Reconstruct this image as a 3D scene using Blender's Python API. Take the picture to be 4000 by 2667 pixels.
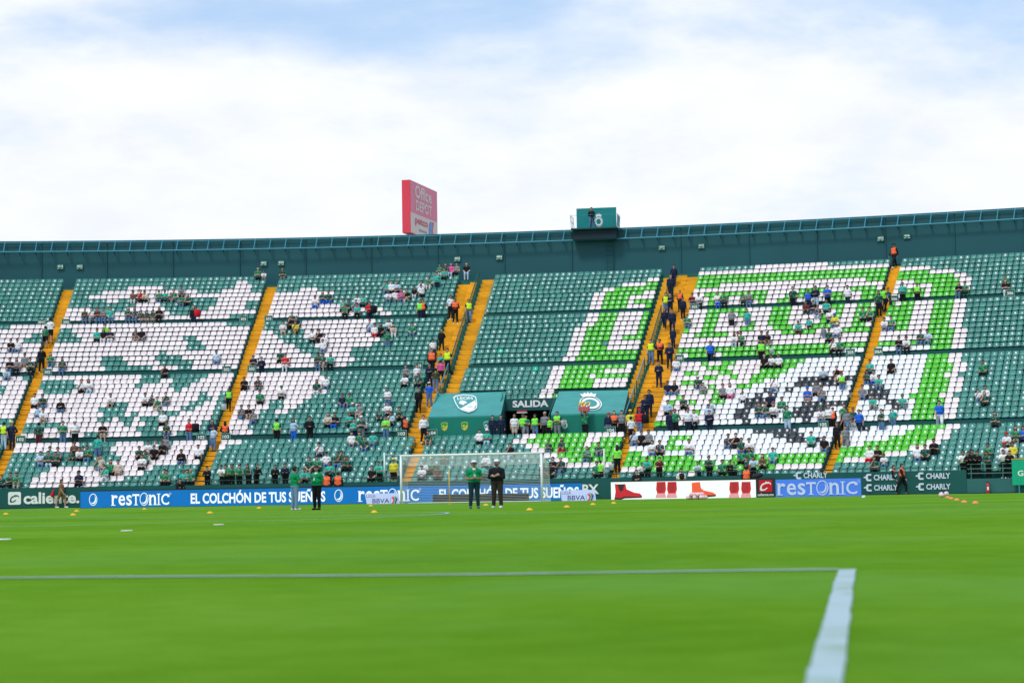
import bpy, bmesh, math, random
import numpy as np
from mathutils import Matrix, Vector
random.seed(7); RNG = np.random.default_rng(11)
for o in list(bpy.data.objects): bpy.data.objects.remove(o)
scene = bpy.context.scene
COL = scene.collection
# ------------------------------------------------------------------ camera
F_PX, YAW, PITCH, ROLL = 8173.46, 0.16694, 0.068624, -0.0171
CAM = np.array([20.341, -2.143, 0.858])
fw = np.array([-math.sin(YAW)*math.cos(PITCH), math.cos(YAW)*math.cos(PITCH), math.sin(PITCH)])
r0 = np.array([math.cos(YAW), math.sin(YAW), 0.0]); u0 = np.cross(r0, fw)
CR = r0*math.cos(ROLL) + u0*math.sin(ROLL); CU = -r0*math.sin(ROLL) + u0*math.cos(ROLL)
cd = bpy.data.cameras.new('camera'); cam = bpy.data.objects.new('camera', cd); COL.objects.link(cam)
cd.sensor_fit = 'HORIZONTAL'; cd.sensor_width = 36.0; cd.lens = F_PX*36/4000
cd.clip_start = 0.1; cd.clip_end = 3000
cam.matrix_world = Matrix(((CR[0], CU[0], -fw[0], CAM[0]), (CR[1], CU[1], -fw[1], CAM[1]), (CR[2], CU[2], -fw[2], CAM[2]), (0, 0, 0, 1)))
cd.dof.use_dof = True; cd.dof.focus_distance = 104.0; cd.dof.aperture_fstop = 1.8
scene.camera = cam
# ------------------------------------------------------------------ world and sun
SUN_EL, SUN_AZ = math.radians(58), math.radians(205)      # azimuth measured from +Y clockwise
world = bpy.data.worlds.new('World'); scene.world = world; world.use_nodes = True
def build_world():
    nt = world.node_tree; nt.nodes.clear(); N = nt.nodes.new; L = nt.links.new
    out = N('ShaderNodeOutputWorld'); bg = N('ShaderNodeBackground'); bg.inputs['Strength'].default_value = 0.1
    sky = N('ShaderNodeTexSky'); sky.sky_type = 'NISHITA'; sky.sun_disc = False
    sky.sun_elevation = SUN_EL; sky.sun_rotation = SUN_AZ; sky.air_density = 1.0; sky.dust_density = 0.6; sky.ozone_density = 1.6
    tc = N('ShaderNodeTexCoord'); sep = N('ShaderNodeSeparateXYZ'); L(tc.outputs['Generated'], sep.inputs[0])
    mp = N('ShaderNodeMapping'); mp.inputs['Scale'].default_value = (1.0, 1.0, 2.6); mp.inputs['Location'].default_value = (3.1, 0.7, 0.4)
    L(tc.outputs['Generated'], mp.inputs[0])
    n1 = N('ShaderNodeTexNoise'); n1.inputs['Scale'].default_value = 4.2; n1.inputs['Detail'].default_value = 7; n1.inputs['Roughness'].default_value = 0.52; n1.inputs['Distortion'].default_value = 0.5
    n2 = N('ShaderNodeTexNoise'); n2.inputs['Scale'].default_value = 13.0; n2.inputs['Detail'].default_value = 6; n2.inputs['Roughness'].default_value = 0.6
    L(mp.outputs[0], n1.inputs['Vector']); L(mp.outputs[0], n2.inputs['Vector'])
    def M(op, a, b=None, clamp=False):
        m = N('ShaderNodeMath'); m.operation = op; m.use_clamp = clamp
        for i, v in enumerate((a, b)):
            if v is None: continue
            if isinstance(v, (int, float)): m.inputs[i].default_value = v
            else: L(v, m.inputs[i])
        return m.outputs[0]
    # a cloud deck that is closed low down and opens into blue gaps above ~11 degrees
    z = sep.outputs['Z']
    low = N('ShaderNodeMapRange'); low.inputs['From Min'].default_value = 0.180; low.inputs['From Max'].default_value = 0.226; low.inputs['To Min'].default_value = 0.27; low.inputs['To Max'].default_value = 0.03
    low.interpolation_type = 'SMOOTHSTEP'; L(z, low.inputs['Value'])
    s = M('ADD', M('ADD', n1.outputs['Fac'], M('MULTIPLY', M('SUBTRACT', n2.outputs['Fac'], 0.5), 0.35)), low.outputs[0])
    cov = N('ShaderNodeMapRange'); cov.interpolation_type = 'SMOOTHSTEP'; cov.inputs['From Min'].default_value = 0.40; cov.inputs['From Max'].default_value = 0.80
    L(s, cov.inputs['Value'])
    mix = N('ShaderNodeMix'); mix.data_type = 'RGBA'
    L(cov.outputs[0], mix.inputs['Factor'])
    skb = N('ShaderNodeMix'); skb.data_type = 'RGBA'; skb.inputs['Factor'].default_value = 0.45
    L(sky.outputs[0], skb.inputs['A']); skb.inputs['B'].default_value = (4.7, 6.3, 8.6, 1)
    L(skb.outputs['Result'], mix.inputs['A'])
    shade = N('ShaderNodeMapRange'); shade.inputs['From Min'].default_value = 0.35; shade.inputs['From Max'].default_value = 0.65
    shade.inputs['To Min'].default_value = 0.965; shade.inputs['To Max'].default_value = 1.03; L(n2.outputs['Fac'], shade.inputs['Value'])
    cc = N('ShaderNodeMix'); cc.data_type = 'RGBA'; cc.blend_type = 'MULTIPLY'; cc.inputs['Factor'].default_value = 1.0
    cc.inputs['A'].default_value = (6.85, 7.0, 7.35, 1); L(shade.outputs[0], cc.inputs['B'])
    L(cc.outputs['Result'], mix.inputs['B'])
    L(mix.outputs['Result'], bg.inputs['Color']); L(bg.outputs[0], out.inputs[0])
build_world()
sd = bpy.data.lights.new('sun', 'SUN'); sd.energy = 1.5; sd.angle = math.radians(12); sd.color = (1.0, 0.965, 0.91)
sun = bpy.data.objects.new('sun', sd); COL.objects.link(sun)
sdir = Vector((math.sin(SUN_AZ)*math.cos(SUN_EL), math.cos(SUN_AZ)*math.cos(SUN_EL), math.sin(SUN_EL)))
sun.rotation_euler = sdir.to_track_quat('Z', 'Y').to_euler()
vs = scene.view_settings; vs.view_transform = 'Standard'; vs.look = 'None'; vs.exposure = 0.52; vs.gamma = 1.0; vs.use_curve_mapping = False

# ------------------------------------------------------------------ helpers
def proj(P):
    d = np.atleast_2d(P) - CAM; D = d @ fw
    return np.stack([2000 + F_PX*(d @ CR)/D, 1333.5 - F_PX*(d @ CU)/D], -1)
def ray(x, y): return fw + CR*(x-2000)/F_PX + CU*(1333.5-y)/F_PX
def at_Y(x, y, Y):
    d = ray(x, y); return CAM + d*((Y-CAM[1])/d[1])
CROWN = 0.123
def gz(x, y):
    t = (y-52.5)/52.5
    z = CROWN*np.maximum(0, 1-t*t)
    w = np.clip((40-np.abs(x))/14.0, 0, 1)
    return z*w*w*(3-2*w) + 0.006*np.sin(x*0.9+0.6*np.sin(y*0.31))*np.sin(y*0.23+1.0)
def at_ground(x, y):
    d = ray(x, y); z = 0.1
    for _ in range(12):
        p = CAM + d*((z-CAM[2])/d[2]); z = float(gz(p[0], p[1]))
    return p
SC = np.array([0.04, -8.683])                                  # centre of curvature of the stand
def rr(Yv): return Yv - SC[1]
def pol(phi, Yv, z=0.0):
    r = rr(Yv); return np.array([SC[0] + r*math.sin(phi), SC[1] + r*math.cos(phi), z])
PH = np.linspace(-0.36, 0.34, 701)
def phi_px(x, Yv, z):
    r = rr(Yv); q = proj(np.stack([SC[0]+r*np.sin(PH), SC[1]+r*np.cos(PH), np.full(701, z)], -1))
    return float(np.interp(x, q[:, 0], PH))
def z_px(y, phi, Yv):
    a = proj(pol(phi, Yv, 0.0))[0, 1]; b = proj(pol(phi, Yv, 10.0))[0, 1]
    z = 10*(y-a)/(b-a)
    a = proj(pol(phi, Yv, z-.5))[0, 1]; b = proj(pol(phi, Yv, z+.5))[0, 1]
    return z-.5+(y-a)/(b-a)
CROPS = {'U1': (0, 880, 3.0157), 'U2': (650, 880, 3.0157), 'U3': (1300, 880, 3.0157), 'U4': (1950, 880, 3.0157), 'U5': (2600, 880, 3.0157), 'U6': (3250, 780, 2.529),
         'L1': (0, 1380, 2.529), 'L2': (650, 1380, 2.529), 'L3': (1300, 1380, 2.529), 'L4': (1950, 1380, 2.529), 'L5': (2600, 1380, 2.529), 'L6': (3250, 1380, 2.529),
         'S4': (1130, 1030, 3.484)}
def cpx(c, x, y=0): a = CROPS[c]; return a[0]+x/a[2], a[1]+y/a[2]

MATS = {}
def mat(name, col, rough=0.6, var=0.10, scale=6.0, bump=0.0, spec=0.3, emit=0.0, island=0.0, metal=0.0):
    if name in MATS: return MATS[name]
    m = bpy.data.materials.new(name); m.use_nodes = True; nt = m.node_tree; N = nt.nodes.new; L = nt.links.new
    b = nt.nodes['Principled BSDF']; b.inputs['Roughness'].default_value = rough; b.inputs['Specular IOR Level'].default_value = spec; b.inputs['Metallic'].default_value = metal
    tc = N('ShaderNodeTexCoord'); n = N('ShaderNodeTexNoise'); n.inputs['Scale'].default_value = scale; n.inputs['Detail'].default_value = 5
    L(tc.outputs['Object'], n.inputs['Vector'])
    mr = N('ShaderNodeMapRange'); mr.inputs['From Min'].default_value = 0.25; mr.inputs['From Max'].default_value = 0.75
    mr.inputs['To Min'].default_value = 1-var; mr.inputs['To Max'].default_value = 1+var; L(n.outputs['Fac'], mr.inputs['Value'])
    val = mr.outputs[0]
    if island:
        g = N('ShaderNodeNewGeometry'); m2 = N('ShaderNodeMapRange'); m2.inputs['To Min'].default_value = 1-island; m2.inputs['To Max'].default_value = 1+island
        L(g.outputs['Random Per Island'], m2.inputs['Value'])
        mm = N('ShaderNodeMath'); mm.operation = 'MULTIPLY'; L(val, mm.inputs[0]); L(m2.outputs[0], mm.inputs[1]); val = mm.outputs[0]
    mx = N('ShaderNodeMix'); mx.data_type = 'RGBA'; mx.blend_type = 'MULTIPLY'; mx.inputs['Factor'].default_value = 1.0
    mx.inputs['A'].default_value = (*col, 1); L(val, mx.inputs['B']); L(mx.outputs['Result'], b.inputs['Base Color'])
    if bump:
        bp = N('ShaderNodeBump'); bp.inputs['Strength'].default_value = bump; bp.inputs['Distance'].default_value = 0.02
        L(n.outputs['Fac'], bp.inputs['Height']); L(bp.outputs[0], b.inputs['Normal'])
    if emit:
        L(mx.outputs['Result'], b.inputs['Emission Color']); b.inputs['Emission Strength'].default_value = emit
    MATS[name] = m; return m
def lin(r, g, b):
    f = lambda c: (c/255/12.92 if c <= 10 else ((c/255+0.055)/1.055)**2.4)
    return (f(r), f(g), f(b))

def mesh_obj(name, V, Fc, m=None, parent=None, smooth=False):
    me = bpy.data.meshes.new(name); me.from_pydata([tuple(map(float, v)) for v in V], [], [tuple(map(int, f)) for f in Fc]); me.update()
    if m is not None: me.materials.append(m)
    if smooth: me.shade_smooth()
    o = bpy.data.objects.new(name, me); COL.objects.link(o)
    if parent is not None: o.parent = parent
    return o
def data_obj(name, me, parent=None, loc=(0, 0, 0), rz=0.0, m=None):
    o = bpy.data.objects.new(name, me); COL.objects.link(o); o.location = loc; o.rotation_euler = (0, 0, rz)
    if parent is not None: o.parent = parent
    if m is not None and len(o.material_slots):
        o.material_slots[0].link = 'OBJECT'; o.material_slots[0].material = m
    return o
def empty(name, loc=(0, 0, 0), rz=0.0):
    o = bpy.data.objects.new(name, None); COL.objects.link(o); o.location = loc; o.rotation_euler = (0, 0, rz); o.empty_display_size = 0.2; return o
def tag(o, label, cat, group=None, kind=None):
    o['label'] = label; o['category'] = cat
    if group: o['group'] = group
    if kind: o['kind'] = kind
    return o
def structure(o): o['kind'] = 'structure'; return o
class MB:
    def __init__(s): s.V = []; s.F = []
    def add(s, V, Fc):
        n = len(s.V); s.V += [tuple(v) for v in V]; s.F += [tuple(i+n for i in f) for f in Fc]; return s
    def box(s, a, b):
        (x0, y0, z0), (x1, y1, z1) = a, b
        return s.add([(x0, y0, z0), (x1, y0, z0), (x1, y1, z0), (x0, y1, z0), (x0, y0, z1), (x1, y0, z1), (x1, y1, z1), (x0, y1, z1)],
                     [(0, 3, 2, 1), (4, 5, 6, 7), (0, 1, 5, 4), (1, 2, 6, 5), (2, 3, 7, 6), (3, 0, 4, 7)])
    def hexa(s, P):   # 8 corners: bottom ring ccw, top ring ccw
        return s.add(P, [(0, 3, 2, 1), (4, 5, 6, 7), (0, 1, 5, 4), (1, 2, 6, 5), (2, 3, 7, 6), (3, 0, 4, 7)])
    def tube(s, pts, r, n=8, caps=True, r2=None):
        pts = [np.array(p, float) for p in pts]; rings = []
        for i, p in enumerate(pts):
            d = (pts[min(i+1, len(pts)-1)] - pts[max(i-1, 0)]); d /= np.linalg.norm(d)+1e-9
            a = np.array([0, 0, 1.0]) if abs(d[2]) < 0.9 else np.array([1.0, 0, 0])
            e1 = np.cross(d, a); e1 /= np.linalg.norm(e1); e2 = np.cross(d, e1)
            q = r if r2 is None else r+(r2-r)*i/(len(pts)-1)
            rings.append([p+q*(math.cos(2*math.pi*k/n)*e1+math.sin(2*math.pi*k/n)*e2) for k in range(n)])
        V = [v for R in rings for v in R]; Fc = []
        for i in range(len(pts)-1):
            for k in range(n): Fc.append((i*n+k, i*n+(k+1) % n, (i+1)*n+(k+1) % n, (i+1)*n+k))
        if caps: Fc += [tuple(range(n))[::-1], tuple((len(pts)-1)*n+k for k in range(n))]
        return s.add(V, Fc)
    def lathe(s, prof, n=16, c=(0, 0, 0)):
        V = []; Fc = []
        for (r, z) in prof:
            for k in range(n): V.append((c[0]+r*math.cos(2*math.pi*k/n), c[1]+r*math.sin(2*math.pi*k/n), c[2]+z))
        for i in range(len(prof)-1):
            for k in range(n): Fc.append((i*n+k, i*n+(k+1) % n, (i+1)*n+(k+1) % n, (i+1)*n+k))
        Fc += [tuple(range(n))[::-1], tuple((len(prof)-1)*n+k for k in range(n))]
        return s.add(V, Fc)
    def build(s, name, m=None, parent=None, smooth=False): return mesh_obj(name, s.V, s.F, m, parent, smooth)
def arc_box(Y0, Y1, z0, z1, p0, p1, n=None, mb=None, z0b=None):
    """solid curved wall between radii Y0<Y1"""
    mb = mb or MB(); n = n or max(2, int(abs(p1-p0)/0.01)+1)
    V = []; Fc = []
    for i in range(n+1):
        p = p0+(p1-p0)*i/n
        V += [pol(p, Y0, z0), pol(p, Y1, z0), pol(p, Y1, z1), pol(p, Y0, z1)]
    for i in range(n):
        a = 4*i; b = a+4
        for k in range(4): Fc.append((a+k, b+k, b+(k+1) % 4, a+(k+1) % 4))
    Fc += [(0, 3, 2, 1)[::-1], tuple(4*n+k for k in (0, 1, 2, 3))[::-1]]
    return mb.add(V, Fc)
_unit = None
def unit_cube():
    global _unit
    if _unit is None:
        o = MB().box((-.5, -.5, -.5), (.5, .5, .5)); me = bpy.data.meshes.new('block'); me.from_pydata(o.V, [], o.F); _unit = me
    return _unit
CUBES = {}
def cube_mesh(m):
    if m.name not in CUBES:
        me = unit_cube().copy(); me.materials.append(m); CUBES[m.name] = me
    return CUBES[m.name]
def block(name, m, parent, c, size, rz=0.0):
    o = data_obj(name, cube_mesh(m), parent, c, rz); o.scale = size; return o

# ------------------------------------------------------------------ lettering
TXT = {}
def text_vf(s, bold=0.0):
    k = (s, bold)
    if k not in TXT:
        cu = bpy.data.curves.new('t', 'FONT'); cu.body = s; cu.offset = bold; cu.resolution_u = 3
        o = bpy.data.objects.new('t', cu); COL.objects.link(o)
        bpy.context.view_layer.update()
        me = bpy.data.meshes.new_from_object(o.evaluated_get(bpy.context.evaluated_depsgraph_get()))
        V = np.array([v.co[:2] for v in me.vertices]); Fc = [tuple(p.vertices) for p in me.polygons]
        bpy.data.objects.remove(o); bpy.data.curves.remove(cu); bpy.data.meshes.remove(me)
        TXT[k] = (V, Fc)
    return TXT[k]
class Frame:
    """flat drawing frame: origin, right and up unit vectors, out = towards the viewer"""
    def __init__(s, o, r, u):
        s.o = np.array(o, float); s.r = np.array(r, float); s.r /= np.linalg.norm(s.r); s.u = np.array(u, float); s.u -= s.r*(s.u@s.r); s.u /= np.linalg.norm(s.u); s.n = np.cross(s.r, s.u)
    def p(s, x, y, d=0.0): return s.o+s.r*x+s.u*y+s.n*d
    def poly(s, name, pts, m, parent, d=0.004):
        return mesh_obj(name, [s.p(x, y, d) for x, y in pts], [tuple(range(len(pts)))], m, parent)
    def multi(s, name, VF, m, parent, d=0.004):
        V, Fc = VF; return mesh_obj(name, [s.p(x, y, d) for x, y in V], Fc, m, parent)
    def text(s, st, x0, y0, w, h, m, parent, d=0.006, bold=0.0, name='lettering', skew=0.0):
        V, Fc = text_vf(st, bold); a = V.min(0); b = V.max(0); Q = (V-a)/(b-a)
        return mesh_obj(name, [s.p(x0+q[0]*w+skew*q[1]*h, y0+q[1]*h, d) for q in Q], Fc, m, parent)
    def ring(s, name, cx, cy, rx, ry, t, m, parent, d=0.005, n=28):
        V = []; Fc = []
        for k in range(n):
            c, q = math.cos(2*math.pi*k/n), math.sin(2*math.pi*k/n)
            V += [(cx+rx*c, cy+ry*q), (cx+(rx-t)*c, cy+(ry-t)*q)]
        for k in range(n): a = 2*k; b = 2*((k+1) % n); Fc.append((a, b, b+1, a+1))
        return s.multi(name, (V, Fc), m, parent, d)
    def disc(s, name, cx, cy, rx, ry, m, parent, d=0.005, n=24):
        return s.poly(name, [(cx+rx*math.cos(2*math.pi*k/n), cy+ry*math.sin(2*math.pi*k/n)) for k in range(n)], m, parent, d)
    def crescent(s, name, cx, cy, r, m, parent, d=0.006, n=14):
        out = [(cx+r*math.cos(a), cy+r*1.1*math.sin(a)) for a in np.linspace(-2.2, 1.0, n)]
        inn = [(cx-0.30*r+0.95*r*math.cos(a), cy+0.22*r+1.0*r*math.sin(a)) for a in np.linspace(0.75, -1.95, n)]
        V = out+inn[::-1]; Fc = [(i, i+1, n+i+1, n+i) for i in range(n-1)]
        return s.multi(name, (V, Fc), m, parent, d)
# ------------------------------------------------------------------ materials
def grass_material():
    m = bpy.data.materials.new('grass'); m.use_nodes = True; nt = m.node_tree; N = nt.nodes.new; L = nt.links.new
    b = nt.nodes['Principled BSDF']; b.inputs['Roughness'].default_value = 1.0; b.inputs['Specular IOR Level'].default_value = 0.0
    tc = N('ShaderNodeTexCoord'); sep = N('ShaderNodeSeparateXYZ'); L(tc.outputs['Object'], sep.inputs[0])
    def noise(scale, det, vec=None, rough=0.6):
        n = N('ShaderNodeTexNoise'); n.inputs['Scale'].default_value = scale; n.inputs['Detail'].default_value = det; n.inputs['Roughness'].default_value = rough
        L(vec or tc.outputs['Object'], n.inputs['Vector']); return n.outputs['Fac']
    mp = N('ShaderNodeMapping'); mp.inputs['Scale'].default_value = (0.9, 1.0, 1.0); L(tc.outputs['Object'], mp.inputs[0])
    big = noise(0.16, 4, mp.outputs[0]); mid = noise(2.0, 6, mp.outputs[0]); fine = noise(38, 6, None, 0.75); tiny = noise(240, 3, None, 0.8)
    def M(op, a, b_, clamp=False):
        q = N('ShaderNodeMath'); q.operation = op; q.use_clamp = clamp
        for i, v in enumerate((a, b_)):
            if isinstance(v, (int, float)): q.inputs[i].default_value = v
            else: L(v, q.inputs[i])
        return q.outputs[0]
    stripe = M('SINE', M('ADD', M('MULTIPLY', sep.outputs['Y'], math.pi/5.5), M('MULTIPLY', big, 1.2)), 0)
    stripe = M('MULTIPLY', M('ADD', M('MULTIPLY', stripe, 3.0), 0.5, True), 1.0)
    t = M('ADD', M('ADD', M('MULTIPLY', big, 0.45), M('MULTIPLY', mid, 0.38)), M('ADD', M('MULTIPLY', stripe, 0.05), M('MULTIPLY', fine, 0.42)))
    t = M('ADD', t, M('MULTIPLY', tiny, 0.25))
    cr = N('ShaderNodeValToRGB'); L(M('MULTIPLY', M('SUBTRACT', t, 0.36), 1.35, True), cr.inputs[0])
    e = cr.color_ramp.elements; e[0].position = 0.0; e[0].color = (0.054, 0.150, 0.008, 1); e[1].position = 1.0; e[1].color = (0.185, 0.365, 0.050, 1)
    k = e.new(0.45); k.color = (0.100, 0.245, 0.013, 1); k = e.new(0.72); k.color = (0.145, 0.310, 0.028, 1)
    pat = noise(0.11, 5, mp.outputs[0], 0.65); pr = N('ShaderNodeMapRange'); pr.inputs['From Min'].default_value = 0.45; pr.inputs['From Max'].default_value = 0.72; pr.inputs['To Max'].default_value = 0.62; pr.interpolation_type = 'SMOOTHSTEP'; L(pat, pr.inputs['Value'])
    hm = N('ShaderNodeMix'); hm.data_type = 'RGBA'; L(pr.outputs[0], hm.inputs['Factor']); L(cr.outputs[0], hm.inputs['A']); hm.inputs['B'].default_value = (0.122, 0.305, 0.062, 1)
    L(hm.outputs['Result'], b.inputs['Base Color'])
    bp = N('ShaderNodeBump'); bp.inputs['Strength'].default_value = 0.5; bp.inputs['Distance'].default_value = 0.02
    L(M('ADD', fine, M('MULTIPLY', tiny, 0.6)), bp.inputs['Height']); L(bp.outputs[0], b.inputs['Normal'])
    return m
M_GRASS = grass_material()
def line_material():
    m = bpy.data.materials.new('line_paint'); m.use_nodes = True; nt = m.node_tree; N = nt.nodes.new; L = nt.links.new
    b = nt.nodes['Principled BSDF']; b.inputs['Roughness'].default_value = 0.9; b.inputs['Specular IOR Level'].default_value = 0.1
    tc = N('ShaderNodeTexCoord'); n = N('ShaderNodeTexNoise'); n.inputs['Scale'].default_value = 55; n.inputs['Detail'].default_value = 6; n.inputs['Roughness'].default_value = 0.8
    n2 = N('ShaderNodeTexNoise'); n2.inputs['Scale'].default_value = 2.5; n2.inputs['Detail'].default_value = 3
    L(tc.outputs['Object'], n.inputs['Vector']); L(tc.outputs['Object'], n2.inputs['Vector'])
    a = N('ShaderNodeMath'); a.operation = 'ADD'; L(n.outputs['Fac'], a.inputs[0]); L(n2.outputs['Fac'], a.inputs[1])
    cr = N('ShaderNodeValToRGB'); L(a.outputs[0], cr.inputs[0]); e = cr.color_ramp.elements
    e[0].position = 0.62; e[0].color = (0.20, 0.33, 0.20, 1); e[1].position = 1.05; e[1].color = (0.37, 0.48, 0.52, 1)
    L(cr.outputs[0], b.inputs['Base Color']); return m
M_LINE = line_material()
M_TERR = mat('green_concrete', lin(34, 100, 94), 0.8, 0.22, 1.2, 0.2)
M_BAND = mat('green_parapet_paint', lin(24, 84, 84), 0.6, 0.12, 0.6)
M_WALL = mat('teal_wall_paint', lin(30, 86, 93), 0.55, 0.10, 0.25, 0.1)
M_STEEL = mat('teal_steel_paint', lin(58, 138, 158), 0.5, 0.08, 2.0)
M_WALLF = mat('front_wall_paint', lin(20, 84, 82), 0.5, 0.12, 0.5)
M_YEL = mat('yellow_step_paint', (0.80, 0.395, 0.010), 0.65, 0.14, 3.0, 0.2)
def vary(m, amt):
    nt = m.node_tree; b = nt.nodes['Principled BSDF']; src = b.inputs['Base Color'].links[0].from_socket; oi = nt.nodes.new('ShaderNodeObjectInfo'); mr = nt.nodes.new('ShaderNodeMapRange'); mr.inputs['To Min'].default_value = 1-amt; mr.inputs['To Max'].default_value = 1+amt*.6
    nt.links.new(oi.outputs['Random'], mr.inputs['Value']); mx = nt.nodes.new('ShaderNodeMix'); mx.data_type = 'RGBA'; mx.blend_type = 'MULTIPLY'; mx.inputs['Factor'].default_value = 1; nt.links.new(src, mx.inputs['A']); nt.links.new(mr.outputs[0], mx.inputs['B']); nt.links.new(mx.outputs['Result'], b.inputs['Base Color'])
vary(M_YEL, 0.20)
M_RAIL = mat('green_rail_paint', lin(40, 88, 70), 0.5, 0.1, 3.0)
M_RAILD = mat('dark_rail_paint', lin(26, 60, 62), 0.5, 0.1, 3.0)
M_WHITE = mat('white_paint', (0.80, 0.81, 0.82), 0.45, 0.03, 3.0)
M_LETTER = mat('white_letter_paint', (0.82, 0.83, 0.82), 0.5, 0.02, 3.0)
M_BLACK = mat('black_material', (0.012, 0.012, 0.013), 0.7, 0.1, 3.0)
M_SIGN = mat('sign_green', lin(14, 110, 88), 0.5, 0.05, 3.0)

# ------------------------------------------------------------------ ground and pitch
def ground():
    g = mesh_obj('ground', [(-1500, -1500, -0.4), (1500, -1500, -0.4), (1500, 1500, -0.4), (-1500, 1500, -0.4)], [(0, 1, 2, 3)], mat('bare_ground', (0.16, 0.15, 0.13), 0.9, 0.2, 0.05))
    structure(g)
    xs = np.concatenate([np.linspace(-60, 8, 110), np.linspace(8.5, 34, 110), np.linspace(34.5, 70, 40)]); ys = np.concatenate([np.linspace(-14, 40, 150), np.linspace(40.6, 130, 150)])
    gx, gy = np.meshgrid(xs, ys); zz = gz(gx, gy); V = np.stack([gx, gy, zz], -1).reshape(-1, 3); nx = len(xs); Fc = []
    for j in range(len(ys)-1):
        for i in range(nx-1): a = j*nx+i; Fc.append((a, a+1, a+nx+1, a+nx))
    p = mesh_obj('pitch', V, Fc, M_GRASS, None, True); structure(p)
    return p
PITCH_OBJ = ground()
def ribbon(name, pts, w, jit=0.006, closed=False):
    """painted line draped on the grass"""
    P = [np.array(pts[0], float)]
    for a, b in zip(pts[:-1], pts[1:]):
        a = np.array(a, float); b = np.array(b, float); n = max(1, int(np.linalg.norm(b-a)/0.12))
        P += [a+(b-a)*k/n for k in range(1, n+1)]
    P = np.array(P); d = np.gradient(P, axis=0); d /= np.linalg.norm(d, axis=1)[:, None]+1e-9; nrm = np.stack([-d[:, 1], d[:, 0]], -1)
    j1 = np.convolve(RNG.normal(0, jit, len(P)), [.25, .5, .25], 'same'); j2 = np.convolve(RNG.normal(0, jit, len(P)), [.25, .5, .25], 'same')
    A = P+nrm*(w/2+j1)[:, None]; B = P-nrm*(w/2+j2)[:, None]
    V = np.concatenate([np.c_[A, gz(A[:, 0], A[:, 1])+0.010], np.c_[B, gz(B[:, 0], B[:, 1])+0.010]]); n = len(P)
    o = mesh_obj(name, V, [(i, i+1, n+i+1, n+i)[::-1] for i in range(n-1)], M_LINE); structure(o); return o
def circle(cx, cy, r, a0=0, a1=2*math.pi, n=90): return [(cx+r*math.cos(a0+(a1-a0)*k/n), cy+r*math.sin(a0+(a1-a0)*k/n)) for k in range(n+1)]
ribbon('line_marking', [(20.14, 16.47), (20.14, 0.0)], 0.150, 0.006)
ribbon('line_marking', [(20.06, 16.47), (-20.14, 16.47)], 0.165, 0.008)
ribbon('line_marking', [(-20.14, 16.40), (-20.14, 0.0)], 0.13)
ribbon('line_marking', [(34, 52.5), (-34, 52.5)], 0.12)
ribbon('line_marking', circle(0, 52.5, 9.15), 0.12)
ribbon('line_marking', [(-20.1, 104.9), (-20.1, 88.5), (20.1, 88.5), (20.1, 104.9)], 0.12)
ribbon('line_marking', [(-9.1, 104.9), (-9.1, 99.5), (9.1, 99.5), (9.1, 104.9)], 0.12)
ribbon('line_marking', [(-33.9, 105), (33.9, 105)], 0.12)
ribbon('line_marking', [(-34, 0), (-34, 105.06)], 0.12)
ribbon('line_marking', [(34, 0), (34, 105.06)], 0.12)
ribbon('line_marking', [(-33.9, 0), (33.9, 0)], 0.12)
ribbon('line_marking', circle(0, 94, 9.15, math.pi+0.645, 2*math.pi-0.645, 40), 0.12)
ribbon('line_marking', circle(0, 11, 9.15, 0.645, math.pi-0.645, 40), 0.12)

# ------------------------------------------------------------------ the stand: row table
def tier(n, Ylast, zfirst, zlast):
    return [(Ylast+0.75*(n-1-i), zfirst+(zlast-zfirst)*i/(n-1)-0.59) for i in range(n)]
TIER = {1: tier(9, 117.0, 3.804, 1.355), 2: tier(13, 124.85, 8.504, 4.447), 3: tier(10, 135.45, 12.597, 9.166), 4: tier(10, 143.80, 16.659, 13.247)}
WALK = {1: (116.5, 116.55, TIER[1][8][1])}
for t in (2, 3, 4):
    lo = TIER[t-1][0]; hi = TIER[t][-1]; WALK[t] = (lo[0]+0.30, hi[0]-0.45, lo[1]+0.30)      # y0, y1, z
P_MIN, P_MAX = -0.33, 0.30
S1 = (-0.2442, -0.2388); S2 = (-0.1490, -0.1435); S3W = (-0.0580, -0.0526); S3N = (-0.0526, -0.0494); S3R = (-0.0472, -0.0409)
S3B = (-0.0519, -0.0465); S5L = (0.0383, 0.0424); S6N = (0.0442, 0.0490); S6W = (0.0490, 0.0548); S6W2 = (0.0490, 0.0566); S5B = (0.0456, 0.0499); S7 = (0.1416, 0.1462)
GAP = {1: [S1, S2, S3B, S5B, S7], 2: [S1, S2, (-0.0580, -0.0407), (0.0380, 0.0566), S7], 3: [S1, S2, (-0.0580, -0.0407), (0.0380, 0.0556), S7], 4: [S1, S2, (-0.0576, -0.0412), (0.0376, 0.0546), S7]}
VOM = (-0.0484, 0.0434)          # the entrance (vomitory) between the two canopies and under them
stand = empty('grandstand', pol(0, 117.0, 0)); tag(stand, 'dark green concrete terraces of the football stand behind the goal', 'grandstand')
stand_inv = Matrix.Translation(-Vector(pol(0, 117.0, 0)))
def part_of_stand(o): o.parent = stand; o.matrix_parent_inverse = stand_inv; return o
def terrace_sheet(name, prof, p0, p1, m=M_TERR):
    n = max(2, int((p1-p0)/0.008)); V = []; Fc = []; k = len(prof)
    for i in range(n+1):
        p = p0+(p1-p0)*i/n
        V += [pol(p, Y, z) for Y, z in prof]
    for i in range(n):
        for j in range(k-1): a = i*k+j; Fc.append((a, a+k, a+k+1, a+1))
    return part_of_stand(mesh_obj(name, V, Fc, m))
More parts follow.
